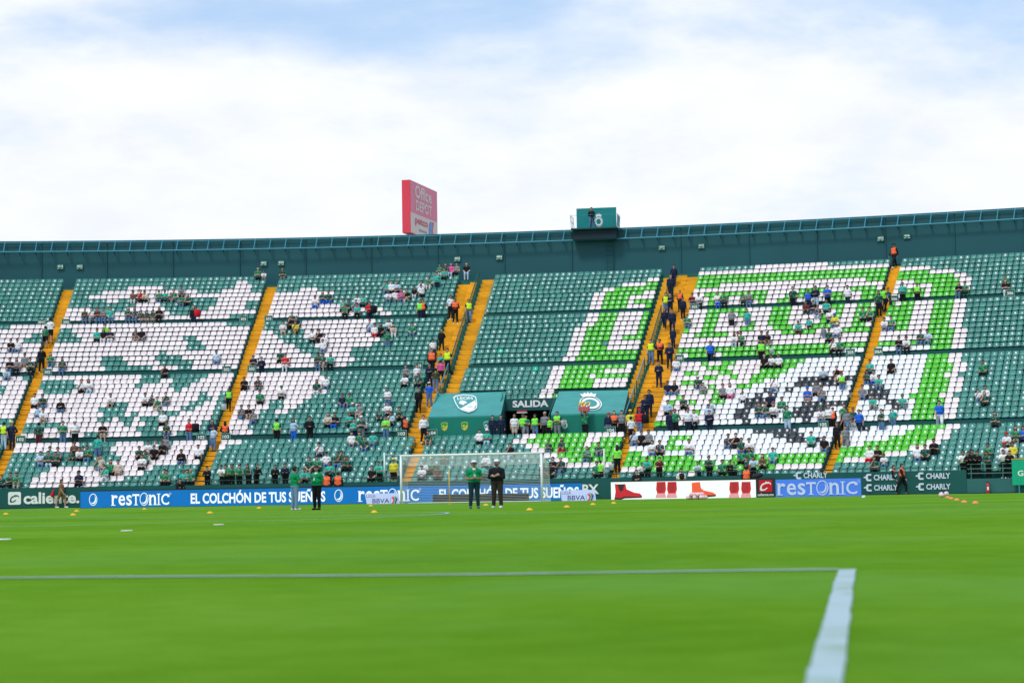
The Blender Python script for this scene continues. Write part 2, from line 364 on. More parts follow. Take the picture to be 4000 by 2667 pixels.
def prof_of(t, i0=0, i1=None):
    rows = TIER[t][i0:i1][::-1]; P = []
    for j, (Y, z) in enumerate(rows):
        if j == 0: P.append((Y-0.45, z-0.34))
        P += [(Y-0.45, z), (Y+0.30, z)]
        if j < len(rows)-1: P.append((Y+0.30, rows[j+1][1]))
    if len(P) > 4: P = [P[0]]+P[1:]
    out = [P[0]]
    for q in P[1:]:
        if q != out[-1]: out.append(q)
    return out
def build_terraces():
    p = prof_of(1); p = [(116.5, TIER[1][8][1]-0.02), (116.55, TIER[1][8][1])]+p[1:]
    terrace_sheet('terrace', p, P_MIN, P_MAX)
    terrace_sheet('terrace', prof_of(2), P_MIN, VOM[0]); terrace_sheet('terrace', prof_of(2), VOM[1], P_MAX)
    terrace_sheet('terrace', prof_of(2, 0, 7), VOM[0], VOM[1])
    terrace_sheet('terrace', prof_of(3), P_MIN, P_MAX)
    q = prof_of(4); q[-1] = (151.9, q[-1][1]); terrace_sheet('terrace', q, P_MIN, P_MAX)
    for t in (2, 3, 4):
        y0, y1, z = WALK[t]; lo = TIER[t-1][0]
        terrace_sheet('walkway', [(y0, lo[1]), (y0, z), (y1, z), (y1, TIER[t][-1][1])], P_MIN, P_MAX)
        hi = TIER[t][-1]
        segs = []; c = P_MIN
        for g in GAP[t] if t > 2 else [S1, S2, (-0.0580, 0.0566), S7]: segs.append((c, g[0]-0.0004)); c = g[1]+0.0004
        segs.append((c, P_MAX))
        for a, b in segs:
            part_of_stand(arc_box(hi[0]-0.33, hi[0]-0.27, z+0.002, hi[1]+0.345, a, b).build('parapet', M_BAND))
build_terraces()

# ------------------------------------------------------------------ stairways: one block per step
def steps_object(name, label, spans, half=True, grp='yellow stairways through the stand'):
    """spans: list of (tier, i0, i1, (phi0, phi1)); every step a block of its own"""
    t0, a0, b0, pp = spans[-1]; base = pol((pp[0]+pp[1])/2, TIER[t0][b0-1][0], 0)
    root = empty(name, base); tag(root, label, 'stairs', grp)
    def put(p0, p1, Ya, Yb, za, zb):
        pc = (p0+p1)/2; Yc = (Ya+Yb)/2; w = (p1-p0)*rr(Yc)
        c = pol(pc, Yc, (za+zb)/2)-base
        block('step', M_YEL, root, c, (w, Yb-Ya, zb-za), -pc)
    for (t, i0, i1, (p0, p1)) in spans:
        rows = TIER[t]
        for i in range(i0, i1):
            Y, z = rows[i]; zl = rows[i+1][1] if i+1 < len(rows) else WALK[t][2]
            rise = max(0.2, z-zl)
            put(p0, p1, Y-0.45-0.012, Y+0.29, z-rise+0.075, z+0.012)
            if half:
                zn = rows[i-1][1] if i > 0 else (WALK[t+1][2] if t < 4 else z)
                if zn-z > 0.1: put(p0+0.00005, p1-0.00005, Y-0.075, Y+0.295, z+0.055, z+0.012+(zn-z)/2)
        if i1 == len(rows) and t > 1:
            y0, y1, z = WALK[t]; put(p0, p1, y0-0.012, y1-0.02, z-0.30, z+0.012)
            if half: put(p0+0.00005, p1-0.00005, y1-0.30, y1-0.015, z+0.035, z+0.012+(rows[-1][1]-z)/2)
    return root
allr = lambda pp: [(4, 1, 10, pp), (3, 0, 10, pp), (2, 0, 13, pp), (1, 0, 9, pp)]
steps_object('stairway', 'narrow yellow stairway beside the 302 and 202 signs, by the 401B wall sign', allr(S1))
steps_object('stairway', 'narrow yellow stairway between the 202 and 203 signs', allr(S2))
steps_object('stairway', 'narrow yellow stairway below the guard in orange vest, by the 206A sign', allr(S7))
steps_object('stairway', 'narrow yellow stair hugging the railing near the 403 wall sign', [(4, 1, 10, S3N), (3, 0, 10, S3N), (2, 0, 13, S3N)])
steps_object('stairway', 'narrow yellow stair full of police beside the 305 sign', [(4, 1, 10, S6N), (3, 0, 10, S6N), (2, 0, 13, S6N)])
steps_object('stairway', 'short yellow stairway below the shield canopy leading down behind the goal', [(1, 0, 9, S3B)])
steps_object('stairway', 'short yellow stairway below the 104 sign', [(1, 0, 9, S5B)])
steps_object('wide_stairway', 'wide yellow steps on the 303 side of the railing', [(4, 1, 10, S3W), (3, 0, 10, S3W), (2, 0, 13, S3W)], False, 'wide yellow steps')
steps_object('wide_stairway', 'wide yellow steps above the canopy with the lettered shield', [(4, 0, 10, S3R), (3, 0, 10, S3R), (2, 0, 6, S3R)], False, 'wide yellow steps')
steps_object('wide_stairway', 'wide yellow steps above the canopy with the crowned oval emblem', [(4, 1, 10, S5L), (3, 0, 10, S5L), (2, 0, 6, S5L)], False, 'wide yellow steps')
steps_object('wide_stairway', 'wide yellow steps behind the police, beside the 305 and 205 signs', [(4, 1, 10, S6W), (3, 0, 10, S6W), (2, 0, 13, S6W2)], False, 'wide yellow steps')

# ------------------------------------------------------------------ railings
def slope_pts(t, i0, i1, phi, h): return [pol(phi, TIER[t][i][0]-0.1, TIER[t][i][1]+h) for i in range(i0, i1)]
def stair_rail(label, phi, spans, h=0.55):
    root = empty('handrail', pol(phi, 117, 0)); tag(root, label, 'handrail', 'low handrails beside the stairs'); base = pol(phi, 117, 0)
    for t, i0, i1 in spans:
        P = [p-base for p in slope_pts(t, i0, i1, phi, h)]
        MB().tube([P[0], P[len(P)//2], P[-1]], 0.022, 6).build('rail', M_RAILD, root)
        for i in range(0, len(P), 3):
            MB().tube([P[i]-np.array([0, 0, h]), P[i]], 0.014, 5).build('post', M_RAILD, root)
for ph, lb in ((S1[0]+0.0001, 'low dark handrail beside the stairway with the 301C sign'), (S2[0]+0.0001, 'low dark handrail on the stairway where vendors stand between facing signs'), (S7[0]+0.0001, 'low dark handrail beside the stairway under the topmost guard')):
    stair_rail(lb, ph, [(4, 1, 10), (3, 0, 10), (2, 0, 13), (1, 0, 8)])
stair_rail('low dark handrail beside the short stair under the shield canopy', S3B[0]+0.0001, [(1, 0, 8)])
stair_rail('low dark handrail beside the short stair under the 104 sign', S5B[0]+0.0001, [(1, 0, 8)])
def fence(label, phi, spans):
    base = pol(phi, 124, 3); root = empty('stair_fence', base); tag(root, label, 'fence', 'barred fences splitting the double stairs')
    for t, i0, i1 in spans:
        T = [p-base for p in slope_pts(t, i0, i1, phi, 1.06)]; B = [p-base for p in slope_pts(t, i0, i1, phi, 0.16)]
        MB().tube([T[0], T[-1]], 0.035, 6).build('top_rail', M_STEEL if t == 2 else M_RAIL, root)
        MB().tube([B[0], B[-1]], 0.028, 6).build('bottom_rail', M_RAIL, root)
        n = int(np.linalg.norm(T[0]-T[-1])/0.26); mb = MB()
        for k in range(1, n):
            f = k/n; mb.tube([T[0]+(T[-1]-T[0])*f, B[0]+(B[-1]-B[0])*f], 0.010, 5, False)
        mb.build('bars', M_RAIL, root)
        for e in (0, -1): MB().tube([T[e]+np.array([0, 0, .06]), B[e]-np.array([0, 0, .16])], 0.04, 6).build('post', M_RAIL, root)
fence('barred green fence down the double stair near the 403 wall sign', -0.0483, [(4, 1, 10), (3, 0, 10), (2, 0, 6), (2, 6, 13)])
fence('barred green fence down the double stair beside the police', 0.0433, [(4, 1, 10), (3, 0, 10), (2, 0, 6), (2, 6, 13)])

# ------------------------------------------------------------------ back wall with its truss
def back_wall():
    root = empty('back_wall', pol(0, 151.9, 15)); base = pol(0, 151.9, 15); tag(root, 'tall teal metal wall along the top of the stand', 'wall')
    xs = [-900, -640, -370, -100, 162, 418, 676, 937, 1194, 1451, 1711, 1971, 2234, 2399, 2660, 2927, 3192, 3460, 3730, 4000, 4270, 4540]
    ph = [phi_px(x, 151.9, 17.5) for x in xs]
    Z0, Z1 = 15.9, 19.78
    for a, b in zip(ph[:-1], ph[1:]):
        P = [pol(a, 151.9, Z0), pol(b, 151.9, Z0), pol(b, 152.0, Z0), pol(a, 152.0, Z0)]; P += [p+np.array([0, 0, Z1-Z0]) for p in P]
        MB().hexa([p-base for p in P]).build('wall_panel', M_WALL, root)
        m0 = (a+b)/2
    for a in ph:
        MB().tube([pol(a, 151.86, Z0)-base, pol(a, 151.86, Z1-0.02)-base], 0.05, 6).build('seam_post', M_WALL, root)
    for a, b in zip(ph[:-1], ph[1:]):     # one sheet of white flashing along the top
        P = [pol(a, 151.84, Z1), pol(b, 151.84, Z1), pol(b, 152.1, Z1), pol(a, 152.1, Z1)]; P += [p+np.array([0, 0, 0.045]) for p in P]
        MB().hexa([p-base for p in P]).build('flashing', M_STEEL, root)
    zc = 18.96
    pl = np.linspace(ph[0], ph[-1], 80)
    MB().tube([pol(p, 151.40, zc)-base for p in pl], 0.055, 6).build('truss_chord', M_STEEL, root)
    MB().tube([pol(p, 151.72, Z1-0.10)-base for p in pl], 0.04, 6).build('truss_chord', M_STEEL, root)
    step = 1.17/rr(151.5); p = ph[0]
    plat = (phi_px(2228, 151.4, 19), phi_px(2405, 151.4, 19))
    while p < ph[-1]:
        if not (plat[0] < p < plat[1]):
            MB().tube([pol(p-0.0006, 151.40, zc)-base, pol(p, 151.74, Z1-0.02)-base], 0.042, 6).build('strut', M_STEEL, root)
            MB().tube([pol(p-0.0006, 151.40, zc)-base, pol(p-0.0004, 151.9, zc-0.16)-base], 0.032, 5).build('bracket', M_WALL, root)
        p += step
    # ladder under the camera platform
    lp = phi_px(2380, 151.8, 17.5)
    for s in (-1, 1): MB().tube([pol(lp+s*0.0016, 151.72, Z0)-base, pol(lp+s*0.0016, 151.72, 19.4)-base], 0.022, 5).build('ladder_rail', M_WALL, root)
    for k in range(11): MB().tube([pol(lp-0.0016, 151.72, 16.1+0.3*k)-base, pol(lp+0.0016, 151.72, 16.1+0.3*k)-base], 0.016, 5).build('rung', M_WALL, root)
back_wall()

# ------------------------------------------------------------------ front wall, rail
FW_TOP = 1.19
def front_wall():
    base = pol(0, 116.3, 0); root = empty('front_wall', base); tag(root, 'low dark green wall along the front of the stand', 'wall')
    pe = phi_px(3776, 116.3, 0.6); ps = [-0.33]+[phi_px(x, 116.3, 0.6) for x in (-300, 300, 830, 1400, 1900, 2395, 2960, 3307)]+[pe]
    for i, (a, b) in enumerate(zip(ps[:-1], ps[1:])):
        mb = arc_box(116.28, 116.45, -0.1, FW_TOP+(0.08 if a > 0.11 else 0.0), a+0.00003, b-0.00003); mb.V = [np.array(v)-base for v in mb.V]
        mb.build('wall_panel', M_WALLF, root)
    mb = arc_box(116.30, 116.45, -0.1, 0.80, pe+0.00003, P_MAX); mb.V = [np.array(v)-base for v in mb.V]; mb.build('wall_panel', mat('grey_green_plaster', lin(48, 104, 104), 0.7, 0.12, 1.0), root)
    mb = arc_box(116.20, 116.279, -0.1, 0.045, -0.33, P_MAX); mb.V = [np.array(v)-base for v in mb.V]; mb.build('kerb', mat('dark_kerb', lin(20, 50, 50), 0.7), root)
    b2 = pol(0, 116.36, 1.2); rl = empty('front_railing', b2); tag(rl, 'thin teal pipe railing on top of the front wall', 'railing')
    pl = np.linspace(-0.33, pe, 120)
    MB().tube([pol(p, 116.36, FW_TOP+0.24)-b2 for p in pl], 0.024, 6).build('rail', M_RAILD, rl)
    for p in np.arange(-0.32, pe, 0.0185): MB().tube([pol(p, 116.36, FW_TOP-0.02)-b2, pol(p, 116.36, FW_TOP+0.24)-b2], 0.02, 5).build('post', M_RAILD, rl)
    b3 = pol(0.22, 116.36, 0.8); r3 = empty('gate_railing', b3); tag(r3, 'taller grey green pipe railing on low wall beside the fire extinguisher', 'railing')
    pl = np.linspace(pe+0.0004, P_MAX, 40)
    for h in (0.30, 0.55, 0.80): MB().tube([pol(p, 116.36, 0.78+h)-b3 for p in pl], 0.026, 6).build('rail', mat('grey_green_rail', lin(70, 120, 118), 0.5), r3)
    for p in np.arange(pe+0.002, P_MAX, 0.0135): MB().tube([pol(p, 116.36, 0.0)-b3, pol(p, 116.36, 1.58)-b3], 0.028, 6).build('post', MATS['grey_green_rail'], r3)
front_wall()
def tangent_frame(phi, Yv, z): return Frame(pol(phi, Yv, z), (math.cos(phi), -math.sin(phi), 0), (0, 0, 1))
def solve_px(x, y, Yv, z=5.0):
    for _ in range(5): ph = phi_px(x, Yv, z); z = z_px(y, ph, Yv)
    return ph, z
M_CAN = mat('canopy_sheet', lin(52, 146, 140), 0.45, 0.16, 0.9, 0.0, 0.4)
M_CANF = mat('canopy_front', lin(10, 122, 104), 0.45, 0.08, 0.7)
M_CREST_G = mat('crest_green', lin(40, 160, 80), 0.5); M_CREST_Y = mat('crest_yellow', lin(225, 205, 60), 0.5)
M_CRT = mat('crest_teal', lin(20, 135, 125), 0.5)

def shield(fr, cx, cy, w, h, parent, m_out, m_in, word=True, d=0.01):
    prof = [(-.5, .34), (-.38, .44), (-.2, .47), (0, .5), (.2, .47), (.38, .44), (.5, .34), (.47, 0), (.40, -.26), (.25, -.40), (0, -.5), (-.25, -.40), (-.40, -.26), (-.47, 0)]
    P = [(cx+a*w, cy+b*h) for a, b in prof]; Q = [(cx+a*w*.91, cy+b*h*.90) for a, b in prof]
    fr.poly('emblem_border', P, m_out, parent, d); fr.poly('emblem_field', Q, m_in, parent, d+0.003)
    R = [(cx-.40*w, cy+.02*h), (cx-.39*w, cy-.14*h), (cx+.40*w, cy+.10*h)]
    fr.poly('emblem_band', [(cx-.32*w, cy-.30*h), (cx+.42*w, cy+.16*h), (cx+.40*w, cy-.10*h), (cx+.22*w, cy-.36*h), (cx, cy-.44*h)], m_out, parent, d+0.006)
    fr.disc('emblem_ball', cx+.12*w, cy-.20*h, .11*w, .11*w, m_in, parent, d+0.009, 12)
    fr.disc('emblem_ball', cx+.12*w, cy-.20*h, .085*w, .085*w, m_out, parent, d+0.011, 10)
    fr.disc('emblem_ball', cx+.12*w, cy-.20*h, .035*w, .035*w, M_BLACK, parent, d+0.013, 5)
    lion = [(-.30, .06), (-.22, .14), (-.10, .15), (0, .10), (.05, .02), (-.06, -.02), (-.14, -.10), (-.22, -.06), (-.30, -.02)]
    fr.poly('emblem_lion', [(cx+a*w, cy+b*h) for a, b in lion], m_out, parent, d+0.006)
    if word: fr.text('LEON', cx-.33*w, cy+.19*h, .66*w, .17*h, m_out, parent, d+0.007, 0.02)
def crown_oval(fr, cx, cy, w, h, parent, m, m_in, d=0.01):
    fr.ring('emblem_ring', cx, cy-.12*h, .5*w, .38*h, .05*w, m, parent, d)
    fr.disc('emblem_field', cx, cy-.12*h, .41*w, .30*h, m, parent, d)
    fr.disc('emblem_centre', cx, cy-.12*h, .29*w, .20*h, m_in, parent, d+0.003)
    fr.poly('emblem_crown', [(cx-.30*w, cy+.22*h), (cx-.38*w, cy+.40*h), (cx-.24*w, cy+.36*h), (cx-.16*w, cy+.46*h), (cx-.06*w, cy+.38*h), (cx, cy+.5*h), (cx+.06*w, cy+.38*h), (cx+.16*w, cy+.46*h), (cx+.24*w, cy+.36*h), (cx+.38*w, cy+.40*h), (cx+.30*w, cy+.22*h)], m, parent, d)
def canopy(label, bl, br, tl, tr, kind):
    Yf, Yt = 124.28, 129.75; zb = WALK[2][2]+0.01
    (pbl, z1), (pbr, z2), (ptl, z3), (ptr, z4) = solve_px(*bl, Yf), solve_px(*br, Yf), solve_px(*tl, Yt), solve_px(*tr, Yt)
    pm = (pbl+pbr)/2; base = pol(pm, Yf, zb); root = empty('entrance_canopy', base); tag(root, label, 'canopy', 'green canopies over the entrances')
    A, B, Cc, Dd = pol(pbl, Yf, z1), pol(pbr, Yf, z2), pol(ptr, Yt, z4), pol(ptl, Yt, z3); up = np.array([0, 0, 0.09])
    MB().hexa([p-base for p in (A-up, B-up, Cc-up, Dd-up, A, B, Cc, Dd)]).build('roof_sheet', M_CAN, root); roof = [c for c in COL.objects if c.parent == root][0]
    F0, F1 = pol(pbl, Yf, zb), pol(pbr, Yf, zb); bk = np.array([math.sin(pm), math.cos(pm), 0])*0.08
    front = MB().hexa([p-base for p in (F0, F1, F1+bk, F0+bk, A-up, B-up, B-up+bk, A-up+bk)]).build('front_panel', M_CANF, root)
    for (p, q, ph) in ((A, Dd, pbl), (B, Cc, pbr)):
        t = np.array([math.cos(ph), -math.sin(ph), 0])*0.06*(1 if ph < pm else -1)
        b0 = np.array([p[0], p[1], zb])+np.array([math.sin(ph), math.cos(ph), 0])*0.09; b1 = np.array([q[0], q[1], zb])
        p2 = p+np.array([math.sin(ph), math.cos(ph), 0])*0.09
        MB().add([v-base for v in (b0, b1, q-up, p2-up, b0+t, b1+t, q-up+t, p2-up+t)], [(0, 1, 2, 3), (7, 6, 5, 4), (0, 4, 5, 1), (1, 5, 6, 2), (2, 6, 7, 3), (3, 7, 4, 0)]).build('side_wall', M_BAND, root)
    # emblem on the roof
    fr = Frame((A+B)/2-base, (B-A), (Dd-A)); W = np.linalg.norm(B-A); H = np.linalg.norm((Dd+Cc)/2-(A+B)/2)
    fr.u = fr.u-0.22*fr.r
    ff = Frame((F0+F1)/2-base, (F1-F0), (0, 0, 1))
    if kind == 'shield':
        shield(fr, 0.07*W, 0.50*H, 0.33*W, 0.80*H, roof, M_LETTER, M_CAN, True, 0.07)
        for k, (fx, ci, co) in enumerate(((-.28, M_CREST_G, M_CREST_Y), (0.0, M_CREST_G, M_CREST_Y), (.31, M_CRT, M_LETTER))):
            shield(ff, fx*W, 1.02, 0.42, 0.54, front, co, ci, False)
    else:
        crown_oval(fr, 0.09*W, 0.50*H, 0.31*W, 0.82*H, roof, M_LETTER, M_CAN, 0.07)
        crown_oval(ff, -0.31*W, 1.0, 0.36, 0.56, front, M_LETTER, M_CANF); crown_oval(ff, 0.29*W, 1.0, 0.36, 0.56, front, M_LETTER, M_CANF)
    return root
canopy('sloping green canopy with the white shield lettered LEON on its roof', (1673.7, 1627), (1956, 1621), (1705, 1538), (1976, 1529), 'shield')
canopy('sloping green canopy with a crowned white oval emblem on its roof', (2151.6, 1617), (2434, 1613), (2183, 1528), (2456, 1523), 'oval')
def exit_portal():
    Y = 128.55; zb = WALK[2][2]; p0, p1 = phi_px(1962, Y, 6), phi_px(2180, Y, 6); base = pol((p0+p1)/2, Y, zb)
    root = empty('exit_portal', base); tag(root, 'dark exit opening under a green header lettered SALIDA', 'exit')
    mb = arc_box(Y, Y+0.15, 5.58, 6.33, p0, p1); mb.V = [np.array(v)-base for v in mb.V]; hdr = mb.build('header', M_WALLF, root)
    fr = tangent_frame((p0+p1)/2, Y-0.012, 5.58); fr.o = fr.o-base
    fr.text('SALIDA', -1.13, 0.20, 2.30, 0.43, M_LETTER, hdr, 0.006, 0.035)
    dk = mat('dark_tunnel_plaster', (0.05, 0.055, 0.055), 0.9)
    for (a, b, z0, z1, y0, y1) in ((VOM[0], p0, zb-0.05, 5.58, Y+0.02, Y+0.12), (p1, VOM[1], zb-0.05, 5.58, Y+0.02, Y+0.12)):
        mb = arc_box(y0, y1, z0, z1, a, b); mb.V = [np.array(v)-base for v in mb.V]; mb.build('side_wall', dk, root)
    mb = arc_box(Y+5.0, Y+5.1, zb-0.2, 6.3, p0-0.003, p1+0.003); mb.V = [np.array(v)-base for v in mb.V]; mb.build('tunnel_end', dk, root)
    for a in (p0-0.0012, p1+0.0002):
        mb = arc_box(Y+0.16, Y+5.0, zb-0.2, 5.85, a, a+0.001, 1); mb.V = [np.array(v)-base for v in mb.V]; mb.build('tunnel_side', dk, root)
    mb = arc_box(Y+0.16, Y+5.0, 5.86, 5.87, p0-0.003, p1+0.003); mb.V = [np.array(v)-base for v in mb.V]; mb.build('tunnel_ceiling', dk, root)
    mb = arc_box(124.41, Y+5.0, zb-0.12, zb+0.003, VOM[0], VOM[1]); mb.V = [np.array(v)-base for v in mb.V]; mb.build('floor', mat('worn_concrete', (0.22, 0.2, 0.18), 0.9), root)
    for a, nm in ((p0+0.0006, 0), (p1-0.0006, 1)):   # sloping handrails of the ramp
        MB().tube([pol(a, 124.5, 4.75)-base, pol(a, 128.4, 6.6)-base], 0.03, 6).build('handrail', M_RAIL, root)
        MB().tube([pol(a, 124.5, 4.72)-base, pol(a, 124.5, zb)-base], 0.03, 6).build('post', M_RAIL, root)
    MB().tube([pol(p0, Y-0.05, 6.72)-base, pol(p1, Y-0.05, 6.72)-base], 0.022, 6).build('rail', M_RAIL, root)
    for k in range(6): q = p0+(p1-p0)*k/5; MB().tube([pol(q, Y-0.05, 6.3)-base, pol(q, Y-0.05, 6.72)-base], 0.016, 5).build('post', M_RAIL, root)
exit_portal()

# ------------------------------------------------------------------ section signs
ORD = {}
def wall_sign(st, x, y, where):
    ph, z = solve_px(x, y, 151.80, 17); base = pol(ph, 151.78, z); root = empty('section_sign', base); tag(root, f'small green {st} section plate on the teal back wall {where}', 'sign', 'section plates on the back wall')
    fr = Frame((0, 0, 0), (math.cos(ph), -math.sin(ph), 0), (0, 0, 1))
    block('plate', M_SIGN, root, (0, 0, 0), (0.50, 0.02, 0.40), -ph)
    fr.text(st, -0.21, -0.05, 0.42, 0.17, M_LETTER, root, 0.016, 0.03)
    for a in (-0.22, 0.06): fr.poly('small_lettering', [(a, -.15), (a+.15, -.15), (a+.15, -.12), (a, -.12)], M_LETTER, root, 0.016)
for st, c, x, y, wh in (('401B', 'U1', 710, 487, 'beside another plate'), ('402', 'U1', 938, 487, 'beside the 401B plate'), ('402', 'U2', 1145, 447, 'beside a 403 plate'), ('403', 'U2', 1350, 442, 'beside a 402 plate'), ('403', 'U3', 1465, 395, 'above seated spectators by the railing'),
                    ('404', 'U3', 1960, 375, 'by a wall seam'), ('404', 'U4', 1915, 260, 'above the police stair'), ('405', 'U5', 420, 242, 'above the police stair'), ('405', 'U6', 480, 382, 'beside a 406 plate'), ('406', 'U6', 740, 359, 'beside the orange vested guard')):
    wall_sign(st, *cpx(c, x, y), wh)
M_SFR = mat('sign_frame', lin(128, 168, 160), 0.5)
def walk_sign(st, t, c, x, y, where, w=0.56, h=0.42):
    Y = WALK[t][0]+0.12; px, py = cpx(c, x, y); ph, z = solve_px(px, py, Y, 5); zb = WALK[t][2]; base = pol(ph, Y, zb)
    root = empty('section_sign', base); tag(root, f'framed green {st} section sign {where}', 'sign', 'framed section signs along the walkways')
    fr = Frame((0, 0, z-zb), (math.cos(ph), -math.sin(ph), 0), (0, 0, 1)); c0 = fr.o
    block('plate', mat('sign_dark_green', lin(8, 92, 70), 0.5), root, c0, (w, 0.025, h), -ph)
    for a, b, sx, sz in ((0, h/2, w+.05, .035), (0, -h/2, w+.05, .035)): block('frame', M_SFR, root, fr.p(a, b), (sx, 0.05, sz), -ph)
    for a in (-w/2, w/2): block('frame', M_SFR, root, fr.p(a, 0), (.028, 0.048, h-.036), -ph)
    for a in (-w/2, w/2): MB().tube([fr.p(a, -h/2-.02), fr.p(a, -(z-zb))], 0.018, 5).build('leg', M_SFR, root)
    tw = 0.40*len(st)/3*0.9 if len(st) < 4 else 0.44
    tw *= 1.12; fr.text(st, -tw/2, -0.105, tw, 0.21, M_LETTER, root, 0.018, 0.03)
for a in (('301C', 4, 'U1', 493, 1140, 'by the narrow stairs'), ('302', 4, 'U1', 778, 1140, 'opposite the 301C sign'), ('302', 4, 'U2', 908, 1103, 'next to the 303 sign'), ('303', 4, 'U2', 1203, 1100, 'beside the narrow stairs'),
          ('305', 4, 'U5', 340, 960, 'beside the wide police stairs'), ('306', 4, 'U6', 615, 980, 'beside the narrow stairs'), ('306', 4, 'U6', 1760, 922, 'among dark green seats away from the stairs'),
          ('202', 3, 'L1', 468, 183, 'among white seats'), ('202', 3, 'L2', 594, 158, 'opposite the 203 sign'), ('203', 3, 'L2', 842, 152, 'opposite a 202 sign'), ('203', 3, 'L3', 845, 120, 'behind a standing man in white'),
          ('205', 3, 'L5', 137, 47, 'beside the police stairs'), ('205', 3, 'U6', 182, 1507, 'opposite the 206A sign'), ('206A', 3, 'U6', 457, 1500, 'beside the narrow stairs'),
          ('102', 2, 'L1', 203, 848, 'beside guards in yellow vests'), ('102', 2, 'L2', 345, 828, 'beside the man in red with a black bag'), ('103', 2, 'L2', 587, 822, 'under the woman in an orange vest'), ('103', 2, 'L3', 682, 792, 'beside the wide yellow steps'),
          ('104', 2, 'L3', 985, 785, 'half hidden under the shield canopy'), ('104', 2, 'L4', 1103, 758, 'under the oval emblem canopy'), ('105', 2, 'L5', 1558, 702, 'beside the narrow stairs'), ('106', 2, 'L6', 205, 700, 'behind standing fans')): walk_sign(*a)

# ------------------------------------------------------------------ camera platform on the wall
def camera_platform():
    Y = 151.0; p0, p1 = phi_px(2231, Y, 20), phi_px(2412, Y, 20); pm = (p0+p1)/2; base = pol(pm, Y, 19.80); root = empty('camera_platform', base, -pm); tag(root, 'teal camera platform with a white oval emblem, perched on the back wall', 'platform')
    m = mat('platform_teal', lin(14, 128, 128), 0.5, 0.08, 0.8); w = (p1-p0)*rr(Y)
    MB().box((-w/2, -0.2, -0.10), (w/2, 1.5, 0)).build('deck', M_BAND, root)
    bp_ = MB().box((-w/2+.22, 1.40, 0.002), (w/2-.25, 1.48, 1.66)).build('back_panel', m, root)
    for s in (-1, 1):
        x = s*(w/2-.03)
        for yy in (-.15, .6, 1.35): MB().tube([(x, yy, 0), (x+s*.06, yy, 0.95)], 0.02, 5).build('post', M_STEEL, root)
        for zz in (.5, .95): MB().tube([(x+s*.06*zz, -.15, zz), (x+s*.06*zz, 1.35, zz)], 0.02, 5).build('rail', M_STEEL, root)
    MB().box((w/2-.01, -.15, 0.05), (w/2+.01, 1.35, .9)).build('side_panel', m, root)
    MB().tube([(-w/2, -.18, .95), (w/2, -.18, .95)], 0.012, 5).build('front_rail', M_STEEL, root)
    for s in (-.9, -.3, .3, .9): MB().tube([(s*w/2, 0, -.1), (s*w/2*.95, 0.8, -0.9)], 0.04, 5).build('brace', M_BAND, root)
    MB().box((-w/2+.1, .05, -.85), (w/2-.1, .8, -.11)).build('support_box', mat('dark_support', lin(18, 44, 52), 0.7), root)
    fr = Frame((0.15, 1.395, 0.75), (1, 0, 0), (0, 0, 1)); crown_oval(fr, 0, 0, 0.62, 1.05, bp_, M_LETTER, m)
    return base, pm
PLAT_BASE, PLAT_PHI = camera_platform()
def tv_camera():
    b = PLAT_BASE; root = empty('tv_camera', pol(PLAT_PHI, 151.35, 19.80)-np.array([.18, 0, 0]), -PLAT_PHI); tag(root, 'black television camera on a tripod in front of the oval emblem', 'camera')
    for a in (0, 2.1, 4.2): MB().tube([(0, 0, .95), (.33*math.cos(a), .33*math.sin(a), 0)], 0.02, 6).build('tripod_leg', M_BLACK, root)
    MB().box((-.09, -.25, .95), (.09, .25, 1.18)).build('camera_body', M_BLACK, root)
    MB().tube([(0, -.25, 1.07), (0, -.52, 1.10)], 0.075, 10).build('lens', M_BLACK, root)
    MB().box((-.07, .0, 1.18), (.07, .14, 1.32)).build('viewfinder', M_BLACK, root)
tv_camera()

